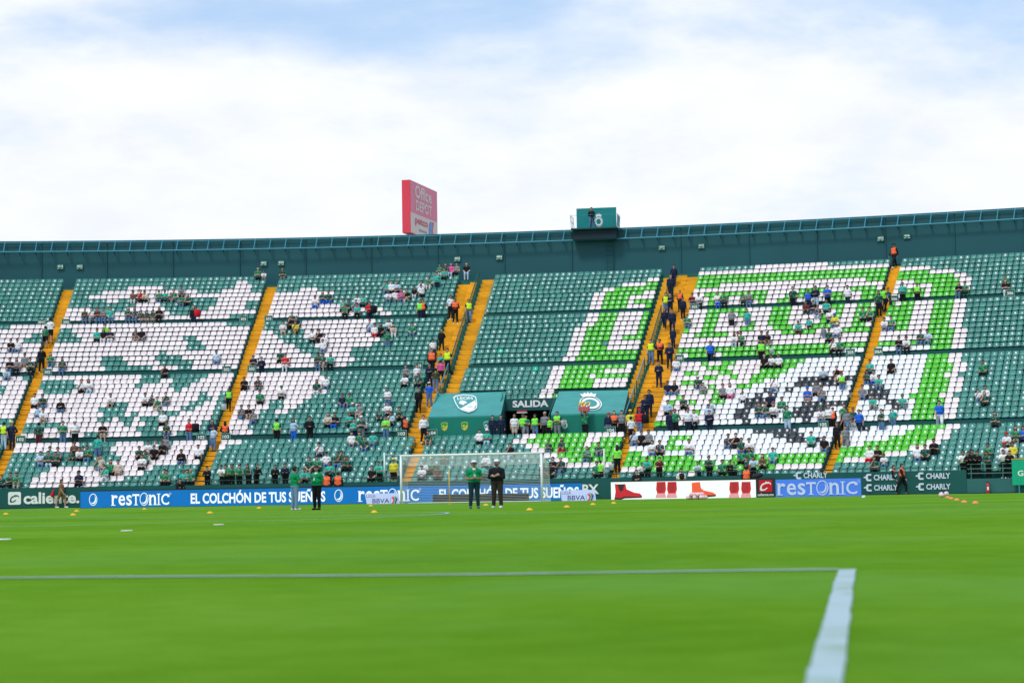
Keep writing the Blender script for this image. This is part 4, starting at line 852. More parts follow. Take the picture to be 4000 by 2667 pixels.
# ------------------------------------------------------------------ seats: mosaic table, runs read off the photograph row by row
MOSAIC = """
B40 g
B41 U2 g805 w945 g
B42 U1 g1505 w1920 U2 g790 w1000 g
B43 U1 g1200 U2 w355 g630 w980 g
B44 U1 g1035 w
B45 U1 g1230 w1365 g1650 w1995 U2 g590 w
B46 U1 g1625 w1910 U2 g580 w930 g
B47 U1 w1040 g1530 w1950 U2 g485 w910 g
B48 U1 w2005 U2 g395 w
B49 U2 w730 g
B30 U2 w690 g
B31 U1 g815 w
B32 U1 g885 w
B33 U1 g940 U2 w190 g340 w
B34 U2 w240 g390 w
B35 U2 w220 g445 w
B36 U1 w1860 g1940 w
B37 L1 w1035 g1230 w1545 L2 g155 w
B38 L1 w1020 g1270 w1585 L2 g255 w
B39 L1 w1030 g1500 L2 w110 g240 w
A30 U1 g110 w
A31 w
A32 U1 w365 g
A33 U1 w275 g
A34 w
A35 w
A36 w
A37 w
A38 w
A39 w
A20 L1 w220 g
A21 w
A22 L1 g50 w
A23 L1 g30 w
A24 w
A25 w
A26 w
A27 w
A28 w
A29 g
B20 L1 w1385 L2 g390 w
B21 L1 g720 w1365 g1560 L2 w45 g305 w
B22 L1 g860 w1345 g1415 L2 w25 g225 w
B23 L1 w415 g740 L2 w75 g135 w
B24 L2 w315 g380 w510 g
B25 L2 w300 g430 w500 g
B26 L1 w1055 g1250 L2 w210 g345 w475 g
B27 L1 w970 g1230 L2 w125 g255 w460 g
B28 L1 w1010 g1215 w1280 g1350 w1600 L2 g110 w440 g
B29 L1 w985 g1120 w1185 g1320 w1385 g1640 L2 w425 g
B2a L1 g610 w1215 g1300 w1435 g1650 L2 w335 g
B2b L1 g380 w1340 g1550 L2 w320 g
B2c L1 w820 g1010 w1390 g1620 w1735 L2 g20 w90 g
B10 L1 w785 g1130 w1410 g1690 w
B11 L1 w790 g1105 w
B12 L1 g1150 w
B13 L1 g1190 w
B14 L1 g1130 w
B15 L1 g500 w1500 g
B16 L1 g395 w1405 g
B17 L1 g325 w1235 g
B18 L1 g300 w990 g
C43 U2 g1540 w1815 g
C44 U2 w1975 g
C45 U2 w1965 g
C46 U2 w1955 g
C47 S4 w755 g
C48 U3 w575 g
C49 U3 w330 g550 w690 g
C30 U2 g1600 U3 w495 g
C31 U2 g1578 U3 w495 g
C32 U2 w1235 g1605 U3 w450 g
C33 U2 w1295 g1610 U3 w500 g
C34 U2 w1365 g1685 U3 w550 g
C35 U2 w1495 g1730 U3 w450 g
C36 U2 w1560 g1790 U3 w200 g
C37 S4 w280 g455 w800 g
C38 S4 w855 g
C39 S4 w826 g
C20 L2 w1510 g
C21 L2 w1555 g
C22 L2 w1540 g
C23 L2 w1520 g
C24 L2 w1605 g
C25 L2 w1455 g
C26 L2 w1015 g1155 w1370 g
C27 L2 w1005 g1150 w1280 g
C28 L2 w915 g1060 w1185 g
C29 L2 w890 g
C2a L2 w805 g
C2b L2 w790 g
C2c L2 w850 g
C10 L2 w740 g
C11 L2 w580 g
D43 U4 g1740 w
D44 U4 g1440 w1725 l
D45 U4 g1210 w1355 l
D46 U4 g1115 w1265 l1695 w
D47 U4 g1100 w1245 l1535 w
D48 U4 g1085 w1225 l1515 w1590 l
D49 U4 g1065 w1210 l1500 w1720 l
D30 U4 g1020 w1170 l1390 w1690 l
D31 U4 g1000 w1150 l1375 w1670 l
D32 U4 g980 w1130 l1355 w1655 l
D33 U4 g885 w1035 l1335 w1640 l
D34 U4 g865 w1015 l1315 w1620 l
D35 U4 g845 w995 l1295 w1450 l
D36 U4 g820 w975 l1200 g1275 w
D37 U4 g-40 m30 g800 w955 l1255 w
D38 U4 g785 w940 l
D39 U4 g770 w910 l
D20 L4 g335 m400 g530 w660 l1250 w
D21 L4 g510 w640 l1035 w
D22 L4 g490 w620 l885 w955 l
D23 L4 g465 w600 l925 w
D24 L4 g445 w580 l915 w
D25 L4 g425 w570 l
D26 L4 g400 w530 l
D10 L4 g195 w335 l905 w
D11 L4 g165 w310 l885 w1030 l
D12 L4 g285 w430 l865 w935 l
D13 L4 g335 w480 l
D14 L4 g455 w605 l
D15 L4 g520 w725 l
D16 L4 g540 w
E41 U5 g1020 w1935 g
E42 w
E43 l
E44 l
E45 U5 l620 U6 w340 l
E46 w
E47 U5 w450 l1225 w1600 l1890 U6 w160 l440 w
E48 U5 w525 l745 w890 l1200 w1425 l1650 w1900 U6 l80 w290 l
E49 U5 w500 l600 w1105 l1180 w1325 l1470 w1900 U6 l155 w285 l
E30 U5 w490 l950 w1275 l1500 w1950 U6 l120 w245 l375 w
E31 U5 w470 l630 w870 l960 w1255 l1480 w1990 U6 l105 w235 l
E32 U5 w460 l620 w1235 l1460 w1840 U6 l85 w215 l
E33 U5 l280 w445 l600 w985 l1050 w1205 l1430 w1820 l1880 U6 w200 l325 w
E34 U5 l270 w420 l570 w870 l1025 w1260 l1485 w1720 l1945 U6 w185 l310 w
E35 U5 w345 l740 w1395 l1770 U6 w105 l
E36 w
E37 w
E38 l
E39 U5 w265 l500 w660 l1910 W
E20 L5 w350 l415 w550 l695 w960 l1365 W
E21 L5 w410 l605 w945 l1275 W
E22 L5 w175 l310 w515 l650 w925 l1190 W
E23 L5 w360 l490 w630 l695 w830 l1100 W
E24 L5 w135 l265 w810 l940 W1290 k
E25 L5 w420 l490 w715 l850 W1265 k1690 W
E26 L5 w335 l405 w480 l545 w755 W965 k1035 W1170 k1250 W
E27 L5 w105 l165 w460 l530 w600 l665 W870 k945 W1015 k1090 W
E28 L5 w40 l90 w230 l295 w435 l575 W780 k1050 W1490 k1555 W
E29 L5 w300 W755 k1060 W1320 k
E2a L5 w280 l345 W720 k835 W1090 k1170 W1230 k1620 W
E2b L5 w160 l190 w500 W700 k835 W1280 k1440 W
E2c L4 l1665 L5 W750 k820 W1330 k1450 W
E10 L5 W840 k1275 W
E11 L4 W1690 L5 l275 W1035 k1400 W
E12 L4 W1680 L5 l110 W1235 k1580 W
E13 L4 W1665 L5 l220 W1430 k1500 W
E14 L4 l1400 W
E15 L4 W1240 L5 l270 W690 l
E16 L5 l470 W575 l
E17 L4 w1400 l1660 L5 l1045 w
E18 L5 g245 w320 g500 l640 g
F43 U6 w970 g
F44 U6 l965 w1220 g
F45 U6 l1225 w1350 g
F46 U6 w820 l1250 w1375 g
F47 U6 w1005 l1280 w1405 g
F48 U6 w690 l930 w995 l1240 w1395 g
F49 U6 w700 l920 w985 l1330 w1375 g
F30 U6 l625 w690 l825 w1030 l1230 w1365 g
F31 U6 l815 w1020 l1220 w1350 g
F32 U6 l800 w1005 l1195 w1325 g
F33 U6 w575 l780 w980 l1170 w1305 g
F34 U6 w635 l775 w980 l1185 w1325 g
F35 U6 w625 l765 w975 l1175 w1320 g
F36 U6 w960 l1225 w1360 g
F37 U6 w965 l1205 w1340 g
F38 U6 l1185 w1320 g
F39 U6 W985 l1195 w1335 g
F20 L6 W955 l1165 w1300 g
F21 L6 W935 l1145 w1280 g
F22 L6 W910 l1185 w1325 g
F23 L6 W900 l1175 w1310 g
F24 L6 W905 l1130 w1270 g
F25 L6 W885 l1185 w1325 g
F26 L6 W350 k510 W875 l1165 w1310 g
F27 L6 W350 k565 W860 l1140 w1280 g
F28 L6 k550 W765 l1045 w1185 g
F29 L6 W535 k665 W800 l1100 w1235 g
F2a L6 W590 k660 W815 l1115 w1275 g
F2b L6 W810 l1110 w1260 g
F2c L6 W785 l1030 w1240 g
F10 L6 W285 k365 W805 l1100 w1250 g
F11 L6 W745 l1060 w1220 g
F12 L6 W575 l1045 w1200 g
F13 L6 W325 l950 w1105 g
F14 L6 l765 w960 g
F15 L6 l510 w740 g
F16 L6 l95 w395 g
"""
RUNS = {}
for ln in MOSAIC.strip().splitlines():
    tk = ln.split(); blk, t, i = tk[0][0], int(tk[0][1]), int(tk[0][2:], 16); runs = []; c = 'U1'
    for q in tk[1:]:
        if q in CROPS: c = q; continue
        e = q[1:]; runs.append((cpx(c, float(e))[0] if e else 1e9, q[0]))
    RUNS[(blk, t, i)] = runs
def seat_colour(blk, t, i, x):
    for e, c in RUNS.get((blk, t, i), [(1e9, 'g')]):
        if x < e: return c
    return RUNS[(blk, t, i)][-1][1]
PITCHW = 0.435
def block_of(phi):
    for nm, e in (('A', -0.2415), ('B', -0.146), ('C', -0.05), ('D', 0.046), ('E', 0.144)):
        if phi < e: return nm
    return 'F'
SECT = {'A': {1: '101', 2: '201', 3: '301C', 4: '401B'}, 'B': {1: '102', 2: '202', 3: '302', 4: '402'}, 'C': {1: '103', 2: '203', 3: '303', 4: '403'}, 'D': {1: '104', 2: '204', 3: '304', 4: '404'}, 'E': {1: '105', 2: '205', 3: '305', 4: '405'}, 'F': {1: '106', 2: '206', 3: '306', 4: '406'}}
SEATS = []      # (t, i, phi, Y, z, colour, px, py, dist)
MISSING = []
for t in (4, 3, 2, 1):
    for i, (Y, z) in enumerate(TIER[t]):
        cuts = [(P_MIN, P_MIN)]+GAP[t]+[(P_MAX, P_MAX)]; r = rr(Y)
        for a, b in zip(cuts[:-1], cuts[1:]):
            p0 = a[1]+0.0002; p1 = b[0]-0.0002; w = (p1-p0)*r; n = int(w/PITCHW); off = 0.0; pw = PITCHW if (a[0] <= P_MIN or b[0] >= P_MAX) else w/n
            for k in range(n):
                if a[0] <= P_MIN: phi = p1-(k+.5)*pw/r
                else: phi = p0+(off+(k+.5)*pw)/r
                bl = block_of(phi)
                if t == 4 and i == 0 and phi > -0.052: continue
                if t == 2 and i >= 5 and VOM[0]-0.001 < phi < VOM[1]+0.001:
                    if i >= 7 or not (phi_px(1982, Y, z+.6) < phi < phi_px(2178, Y, z+.6)): continue
                px, py = proj(pol(phi, Y, z+.59))[0]
                if any(q[0] == bl and q[1] == t and q[2] == i and q[3][0] < px < q[3][1] for q in MISSING): continue
                c = seat_colour(bl, t, i, px); P = pol(phi, Y, z)
                SEATS.append((t, i, phi, Y, z, c, px, py, float(np.linalg.norm(P-CAM)), bl, k+1))
def seat_template():
    st = [(-.37, .450, .165), (-.365, .485, .198), (-.20, .482, .203), (-.05, .487, .203), (-.005, .53, .203), (.015, .62, .199), (.028, .695, .187), (.036, .728, .160), (.040, .742, .112)]
    cols = [(-1, .0), (-.45, .018), (.45, .018), (1, .0)]; V = []; Fc = []
    for side in (0, 1):
        for j, (y, z, h) in enumerate(st):
            nyz = (0, -1) if j < 4 else (1, 0)
            for (u, dp) in cols:
                dy = dp if j >= 4 else 0; dz = -dp*.6 if j < 4 else 0
                V.append((u*h, y+dy+(.016 if side and j >= 4 else 0), z+dz-(.014 if side and j < 4 else 0)))
    n = len(st); q = 4*n
    for j in range(n-1):
        for k in range(3):
            a = j*4+k; Fc.append((a, a+1, a+5, a+4)); Fc.append((q+a, q+a+4, q+a+5, q+a+1))
        a = j*4; Fc.append((a, a+4, q+a+4, q+a)); a = j*4+3; Fc.append((a, q+a, q+a+4, a+4))
    for k in range(3):
        a = (n-1)*4+k; Fc.append((a, a+1, q+a+1, q+a)); Fc.append((k, q+k, q+k+1, k+1))
    return np.array(V), Fc
SEAT_V, SEAT_F = seat_template()
def disc_shape(kind, rnd):
    """number disc on the backrest: whole, worn or only a speck left"""
    n = 9
    if kind == 0: R = [.072]*n; c = (rnd.uniform(-.006, .006), .612)
    elif kind == 1: R = [0.070*rnd.uniform(.45, 1.0) for _ in range(n)]; c = (rnd.uniform(-.012, .012), .612+rnd.uniform(-.01, .01))
    else: R = [0.040*rnd.uniform(.25, 1.0) for _ in range(n)]; c = (rnd.uniform(-.035, .035), .612+rnd.uniform(-.03, .03))
    return np.array([(c[0]+R[k]*math.cos(2*math.pi*k/n), .030, c[1]+R[k]*math.sin(2*math.pi*k/n)) for k in range(n)])
# front face of the back leans from y=.015+.018 at z .58 to .05 at z .685: keep the disc a few mm proud of it
def lean(V):
    V = V.copy(); V[:, 1] = .033+(V[:, 2]-.62)*.17-.010; return V
SEAT_MAT = {'g': mat('seat_green', lin(66, 134, 124), .45, .06, 9, 0, .35, 0, .14), 'w': mat('seat_pinkish_white', (.81, .725, .73), .45, .05, 6, 0, .35, 0, .07), 'W': mat('seat_white', (.80, .81, .83), .45, .05, 6, 0, .35, 0, .06),
            'l': mat('seat_lime', (.075, .50, .022), .45, .06, 6, 0, .35, 0, .10), 'k': mat('seat_black', (.040, .044, .055), .5, .06, 6, 0, .35, 0, .15), 'm': mat('seat_mint', (.004, .42, .26), .45, .06, 6)}
M_DISC = mat('seat_disc', (.80, .83, .84), .6, .04, 8)
CNAME = {'g': 'dark green', 'w': 'pinkish white', 'W': 'pure white', 'l': 'lime green', 'k': 'black', 'm': 'mint green'}
def ordinal(n):
    o1 = ['', 'first', 'second', 'third', 'fourth', 'fifth', 'sixth', 'seventh', 'eighth', 'ninth', 'tenth', 'eleventh', 'twelfth', 'thirteenth', 'fourteenth', 'fifteenth', 'sixteenth', 'seventeenth', 'eighteenth', 'nineteenth']
    if n < 20: return o1[n]
    tn = ['', '', 'twent', 'thirt', 'fort', 'fift', 'sixt', 'sevent', 'eight', 'ninet'][n//10]
    return tn+'ieth' if n % 10 == 0 else tn+'y-'+o1[n % 10]
def build_seats():
    rnd = random.Random(3)
    vis = [s for s in SEATS if -20 < s[6] < 4020 and s[7] < 1888]
    near = sorted(vis, key=lambda s: s[8])[:300]; ids = set(id(s) for s in near)
    def dkind(c):
        u = rnd.random()
        if c in 'wW': return 3
        if c in 'lk': return 0 if u < .62 else (1 if u < .78 else (2 if u < .93 else 3))
        return 0 if u < .36 else (1 if u < .52 else (2 if u < .82 else 3))
    me = bpy.data.meshes.new('seat'); me.from_pydata([tuple(v) for v in SEAT_V], [], SEAT_F); me.materials.append(SEAT_MAT['g']); me.shade_smooth()
    dm = []
    for k in range(9):
        V = lean(disc_shape((0, 0, 0, 1, 1, 1, 2, 2, 2)[k], rnd)); d = bpy.data.meshes.new('disc'); d.from_pydata([tuple(v) for v in V], [], [tuple(range(9))]); d.materials.append(M_DISC); dm.append(d)
    rown = {0: 'top', 1: 'second', 2: 'third', 3: 'fourth', 4: 'fifth', 5: 'sixth', 6: 'third from front', 7: 'second from front', 8: 'front'}
    for s in near:
        t, i, phi, Y, z, c = s[:6]
        o = data_obj('stadium_seat', me, None, pol(phi, Y, z), -phi, SEAT_MAT[c])
        tag(o, f"{CNAME[c]} seat, {ordinal(s[10])} from stairs, {rown[i]} row of section {SECT[s[9]][t]} {dict(D='behind the goal', E='over the boots', F='over CHARLY wall').get(s[9], 'over caliente wall')}", 'seat', f'{CNAME[c]} seats of section {SECT[s[9]][t]}, {rown[i]} row')
        k = dkind(c)
        if k < 3: data_obj('number_disc', dm[k*3+rnd.randrange(3)], o)
    # all the other seats: one mesh
    keys = ['g', 'w', 'W', 'l', 'k', 'm']; VV = []; FF = []; MI = []; nv = 0; tmpl = np.array(SEAT_F)
    for s in SEATS:
        if id(s) in ids: continue
        t, i, phi, Y, z, c = s[:6]; P = pol(phi, Y, z); a = -phi+rnd.gauss(0, .012); ca, sa = math.cos(a), math.sin(a); tilt = rnd.gauss(0, .012)
        V = SEAT_V.copy(); V[:, 0] += V[:, 2]*tilt*.5; ds = None; k = dkind(c)
        R = np.array([[ca, -sa, 0], [sa, ca, 0], [0, 0, 1]])
        VV.append(V@R.T+P); FF.append(tmpl+nv); MI.append(np.full(len(tmpl), keys.index(c))); nv += len(V)
        if k < 3:
            d = lean(disc_shape(k, rnd)); VV.append(d@R.T+P); n9 = len(d)
            q = np.array([[0, 1, 2, 8], [8, 2, 3, 7], [7, 3, 4, 6], [4, 5, 6, 6]])
            FF.append(q[:3]+nv); MI.append(np.full(3, 6)); nv += n9
    V = np.concatenate(VV); Fq = np.concatenate(FF); MI = np.concatenate(MI)
    m = bpy.data.meshes.new('seat_rows'); m.vertices.add(len(V)); m.vertices.foreach_set('co', V.ravel()); m.loops.add(Fq.size); m.loops.foreach_set('vertex_index', Fq.ravel().astype(np.int32))
    m.polygons.add(len(Fq)); m.polygons.foreach_set('loop_start', np.arange(0, Fq.size, 4, dtype=np.int32)); m.polygons.foreach_set('material_index', MI.astype(np.int32))
    for k in keys: m.materials.append(SEAT_MAT[k])
    m.materials.append(M_DISC); m.update(calc_edges=True); m.validate(); m.shade_smooth()
    o = bpy.data.objects.new('stadium_seats', m); COL.objects.link(o); tag(o, 'rows of plastic seats forming a green, white and lime mosaic', 'seats', None, 'stuff')
build_seats()
# ------------------------------------------------------------------ people
def capsule(p0, r0_, p1, r1_, seg=10, rings=4):
    p0 = np.array(p0, float); p1 = np.array(p1, float); d = p1-p0; L = np.linalg.norm(d); d = d/L if L > 1e-6 else np.array([0, 0, 1.0])
    a = np.array([0, 0, 1.0]) if abs(d[2]) < .9 else np.array([1.0, 0, 0]); e1 = np.cross(d, a); e1 /= np.linalg.norm(e1); e2 = np.cross(d, e1)
    prof = [(math.sin(t)*r0_, -math.cos(t)*r0_, 0) for t in np.linspace(.25, math.pi/2, rings)]+[(math.cos(t)*r1_, math.sin(t)*r1_, 1) for t in np.linspace(0, math.pi/2-.25, rings)]
    V = []; Fc = []
    for (r, h, e) in prof:
        c = (p1 if e else p0)+d*h
        for k in range(seg): V.append(c+r*(math.cos(2*math.pi*k/seg)*e1+math.sin(2*math.pi*k/seg)*e2))
    for i in range(len(prof)-1):
        for k in range(seg): Fc.append((i*seg+k, i*seg+(k+1) % seg, (i+1)*seg+(k+1) % seg, (i+1)*seg+k))
    Fc += [tuple(range(seg))[::-1], tuple((len(prof)-1)*seg+k for k in range(seg))]
    return V, Fc
def v(*a): return np.array(a, float)
def skeleton(pose, fat=1.0, fingers=False):
    """list of (label, p0, r0, p1, r1); the figure faces -y, feet at z=0 (sitting: tread at z=0, pan at .42)"""
    B = []; add = lambda l, a, ra, b, rb: B.append((l, v(*a), ra, v(*b), rb))
    sit = pose.startswith('sit')
    if sit:
        ly = {'sit_lean': -.20, 'sit_phone': -.06}.get(pose, -.0); hz = .52; hip = (0, -.10, hz); ch = (0, -.09+ly*.8, .94-abs(ly)*.25); nk = (0, ch[1]+ly*.15-.005, ch[2]+.14); hd = (0, nk[1]-.02+ly*.12, nk[2]+.165)
    else:
        ly = {'stand_lean': -.16}.get(pose, 0); hip = (0, 0, .94); ch = (0, ly*.8, 1.30-abs(ly)*.2); nk = (0, ly, 1.44-abs(ly)*.25); hd = (0, ly*1.1-.02, 1.605-abs(ly)*.3)
    f = fat
    add('torso', (-.085*f, ch[1], ch[2]), .105*f, (.085*f, ch[1], ch[2]), .105*f)
    add('torso', (0, ch[1], ch[2]-.02), .118*f, (0, (ch[1]+hip[1])/2-.01*f, (ch[2]+hip[2])/2), .12*f*f)
    mid = ((ch[1]+hip[1])/2-.02*f, (ch[2]+hip[2])/2-.02)
    add('torso', (-.055*f, mid[0], mid[1]), .112*f*f, (.055*f, mid[0], mid[1]), .112*f*f)
    add('torso', (0, mid[0], mid[1]), .118*f, (0, hip[1], hip[2]+.10), .12*f)
    add('hip', (-.075*f, hip[1], hip[2]), .112*f, (.075*f, hip[1], hip[2]), .112*f)
    add('neck', (0, nk[1]+.01, nk[2]-.06), .058, (0, nk[1]-.005, nk[2]+.05), .052)
    add('head', (0, hd[1]+.018, hd[2]+.028), .096, (0, hd[1]-.012, hd[2]-.045), .072); add('head', (0, hd[1]-.035, hd[2]-.06), .05, (0, hd[1]-.03, hd[2]-.075), .045)
    add('nose', (0, hd[1]-.095, hd[2]+.01), .010, (0, hd[1]-.112, hd[2]-.025), .014)
    for s in (-1, 1): add('ear', (s*.092, hd[1]+.01, hd[2]+.01), .016, (s*.092, hd[1]+.012, hd[2]-.025), .012)
    hands = []
    for s in (-1, 1):
        sh = v(s*(.095+.085*f), ch[1]+.005, ch[2]+.048)
        add('torso', (s*.08, ch[1], ch[2]+.05), .072, sh, .060); add('torso', (s*.025, ch[1]+.012, ch[2]+.125), .045, sh+v(-s*.02, 0, .012), .050)
        if pose in ('sit_cross', 'stand_cross'): el = sh+v(s*.065, -.06, -.26); wr = v(-s*.035, ch[1]-.20*f, ch[2]-.155-.02*s); 
        elif pose == 'sit_knee': el = sh+v(s*.05, -.05, -.27); wr = v(s*.13, -.33, .63)
        elif pose == 'sit_lean': el = v(s*.16, -.40, .62); wr = v(s*.03, -.47, .73)
        elif pose == 'sit_phone': el = sh+v(s*.045, -.08, -.25); wr = v(s*.045, ch[1]-.27, ch[2]-.14)
        elif pose == 'sit_chin':
            if s < 0: el = sh+v(s*.03, -.16, -.20); wr = v(-.03, hd[1]-.12, hd[2]-.13)
            else: el = sh+v(s*.03, -.08, -.26); wr = v(-.06, ch[1]-.21, ch[2]-.22)
        elif pose == 'stand_lean': el = sh+v(s*.06, -.13, -.24); wr = el+v(-s*.12, -.20, .03)
        elif pose == 'stand_clasp': el = sh+v(s*.075, .02, -.27); wr = v(s*.045, ch[1]-.19*f, ch[2]-.22)
        elif pose == 'stand_back': el = sh+v(s*.06, .07, -.27); wr = v(s*.07, ch[1]+.17, ch[2]-.40)
        elif pose == 'stand_hip': el = sh+v(s*.13, .06, -.24) if s > 0 else sh+v(s*.05, .02, -.28); wr = v(s*.17, -.04, 1.0) if s > 0 else el+v(-.01, -.06, -.24)
        elif pose == 'stand_up': el = sh+v(s*.02, -.04, .27); wr = el+v(-s*.02, -.02, .24)
        elif pose == 'stand_walk': el = sh+v(s*.05, s*.10, -.26); wr = el+v(0, -.10+s*.05, -.22)
        else: el = sh+v(s*.055, .02, -.28); wr = el+v(s*.01, -.07, -.235)
        add('uarm', sh, .056*f, el, .045*f); add('farm', el, .044*f, wr, .031)
        d = wr-el; d /= np.linalg.norm(d)
        if pose in ('sit_cross', 'stand_cross'): d = v(-s*.9, .1, .2)
        elif pose in ('stand_clasp', 'sit_lean', 'sit_phone'): d = v(-s*.75, -.45, .25)
        elif pose == 'stand_back': d = v(-s*.8, .1, -.5)
        d /= np.linalg.norm(d); hands.append((s, wr, d))
        if not fingers:
            add('hand', wr, .032, wr+d*.10, .028); add('hand', wr+d*.03, .014, wr+d*.07+v(0, -.03, .03), .010)
        else:
            side = np.cross(d, v(0, 0, 1)); side = side/np.linalg.norm(side) if np.linalg.norm(side) > .1 else v(1, 0, 0); up = np.cross(side, d); curl = -up if s > 0 else -up
            add('hand', wr, .028, wr+d*.055, .033)
            for q, ln in ((-1.5, .062), (-.5, .072), (.5, .068), (1.5, .055)):
                k0 = wr+d*.07+up*q*.019; k1 = k0+d*ln*.55+side*(-.006*s); k2 = k1+d*ln*.35+side*(-.022*s)
                add('hand', k0, .0100, k1, .0092); add('hand', k1, .0092, k2, .0082)
            add('hand', wr+d*.025+up*.03, .012, wr+d*.065+up*.055, .010); add('hand', wr+d*.065+up*.055, .010, wr+d*.09+up*.05, .009)
        if sit:
            cr = pose in ('sit_chin',) and s > 0
            kn = v(s*.12, -.45, .54) if not cr else v(.0, -.46, .60); an = v(s*.12, -.44, .10) if not cr else v(-.10, -.52, .22)
            add('thigh', (s*.085, hip[1]-.02, hz), .088*f, kn, .062); add('shin', kn, .060, an, .042)
            add('foot', an+v(0, .02, -.05), .042, an+v(0, -.14, -.06), .036)
        else:
            w = .02
            if pose == 'stand_walk': kn = v(s*.09, -s*.20, .52); an = v(s*.09, -s*.26+.06, .10)
            elif pose in ('stand_cross', 'stand_clasp'): kn = v(s*.115, .0, .50); an = v(s*.14, .02, .09)
            elif pose == 'stand_hip': kn = v(s*.11+.02, -.02 if s > 0 else .0, .50); an = v(s*.15, .02-.04*s, .09)
            else: kn = v(s*.095, -.01, .50); an = v(s*.10, .02, .09)
            add('thigh', (s*.085*f, 0, .91), .094*f, kn, .066*f); add('shin', kn, .062*f, an, .045*f)
            add('foot', an+v(0, .02, -.045), .043, an+v(0, -.175, -.056), .038)
    return B, v(*hd)
POSES = {}
def keep(me, pred, off, name):
    """copy the faces that pass and push them out along the normals"""
    n = len(me.vertices); co = np.empty(n*3); me.vertices.foreach_get('co', co); co = co.reshape(-1, 3); nr = np.empty(n*3); me.vertices.foreach_get('normal', nr); nr = nr.reshape(-1, 3)
    sel = [tuple(p.vertices) for p, k in zip(me.polygons, pred) if k]
    if not sel: return None
    used = sorted(set(i for f in sel for i in f)); mp = {a: b for b, a in enumerate(used)}
    out = bpy.data.meshes.new(name); out.from_pydata([tuple(co[i]+nr[i]*off) for i in used], [], [tuple(mp[i] for i in f) for f in sel]); out.materials.append(M_BLACK); out.shade_smooth(); return out
def make_pose(pose, voxel=.026, fat=1.10, fingers=False, key=None):
    key = key or pose
    if key in POSES: return POSES[key]
    B, hd = skeleton(pose, fat, fingers); mb = MB()
    for (_, a, ra, b, rb) in B: mb.add(*capsule(a, ra, b, rb))
    o = mb.build('tmp'); md = o.modifiers.new('r', 'REMESH'); md.mode = 'VOXEL'; md.voxel_size = voxel; md.use_smooth_shade = True
    sm = o.modifiers.new('s', 'SMOOTH'); sm.factor = .5; sm.iterations = 2 if voxel > .015 else 3
    bpy.context.view_layer.update()
    me = bpy.data.meshes.new_from_object(o.evaluated_get(bpy.context.evaluated_depsgraph_get())); me.name = 'person_body'; me.materials.clear(); me.materials.append(M_BLACK); me.shade_smooth()
    old = o.data; bpy.data.objects.remove(o); bpy.data.meshes.remove(old)
    C = np.empty(len(me.polygons)*3); me.polygons.foreach_get('center', C); C = C.reshape(-1, 3)
    best = np.full(len(C), 9.0); lab = np.zeros(len(C), int); tt = np.zeros(len(C))
    for bi, (l, a, ra, b, rb) in enumerate(B):
        d = b-a; L2 = max(1e-9, d@d); t = np.clip(((C-a)@d)/L2, 0, 1); q = np.linalg.norm(C-(a+t[:, None]*d), axis=1)-(ra+(rb-ra)*t)
        m = q < best; best[m] = q[m]; lab[m] = bi; tt[m] = t[m]
    L = np.array([B[i][0] for i in lab]); waist = (.62 if pose.startswith('sit') else 1.0)
    low = C[:, 2] < (B[4][1][2]+.10)
    trunk = (L == 'torso'); hip = (L == 'hip') | (trunk & low)
    R = {'body': me, 'hd': hd}
    R['shirt'] = keep(me, (trunk & (C[:, 2] > B[4][1][2]+.04)) | ((L == 'uarm') & (tt < .72)) | ((L == 'hip') & (C[:, 2] > B[4][1][2]+.02)), .013, 'shirt')
    R['sweater'] = keep(me, (trunk & (C[:, 2] > B[4][1][2]+.04)) | (L == 'uarm') | ((L == 'farm') & (tt < .93)) | ((L == 'hip') & (C[:, 2] > B[4][1][2]+.02)), .014, 'sweater')
    R['vest'] = keep(me, trunk & (C[:, 2] > B[4][1][2]+.06), .026, 'vest')
    R['trousers'] = keep(me, hip | (L == 'thigh') | ((L == 'shin') & (tt < .97)), .010, 'trousers')
    R['shorts'] = keep(me, hip | ((L == 'thigh') & (tt < .85)), .012, 'shorts')
    R['shoes'] = keep(me, (L == 'foot'), .006, 'shoes')
    hm = (L == 'head') | (L == 'ear')
    R['hair'] = keep(me, (hm & (((C[:, 2] > hd[2]+.040) & (C[:, 1] > hd[1]-.09)) | ((C[:, 1] > hd[1]+.02) & (C[:, 2] > hd[2]-.06)))), .016, 'hair')
    R['long_hair'] = None
    h = MB(); h.add(*capsule(hd+v(0, .03, .055), .095, hd+v(0, .065, -.06), .075)); h.add(*capsule(hd+v(-.05, .055, -.04), .055, hd+v(-.06, .075, -.24), .035)); h.add(*capsule(hd+v(.05, .055, -.04), .055, hd+v(.06, .075, -.24), .035)); h.add(*capsule(hd+v(0, .07, -.04), .06, hd+v(0, .10, -.27), .04))
    q = h.build('lh', M_BLACK, None, True); R['long_hair'] = q.data; bpy.data.objects.remove(q)
    c = MB().lathe([(.104, .0), (.106, .025), (.098, .055), (.070, .083), (.03, .097)], 14, tuple(hd+v(0, .012, .038)))
    br = [(-.085, -.085), (-.07, -.15), (-.03, -.185), (.03, -.185), (.07, -.15), (.085, -.085)]
    bt = [tuple(hd+v(x, y, .038)) for x, y in br]; tp = [tuple(hd+v(x, y, .052)) for x, y in br]; c.add(bt+tp, [tuple(range(6))[::-1], tuple(range(6, 12))]+[(k, (k+1) % 6, 6+(k+1) % 6, 6+k) for k in range(6)])
    q = c.build('cp', M_BLACK, None, True); R['cap'] = q.data; bpy.data.objects.remove(q)
    POSES[key] = R; return R
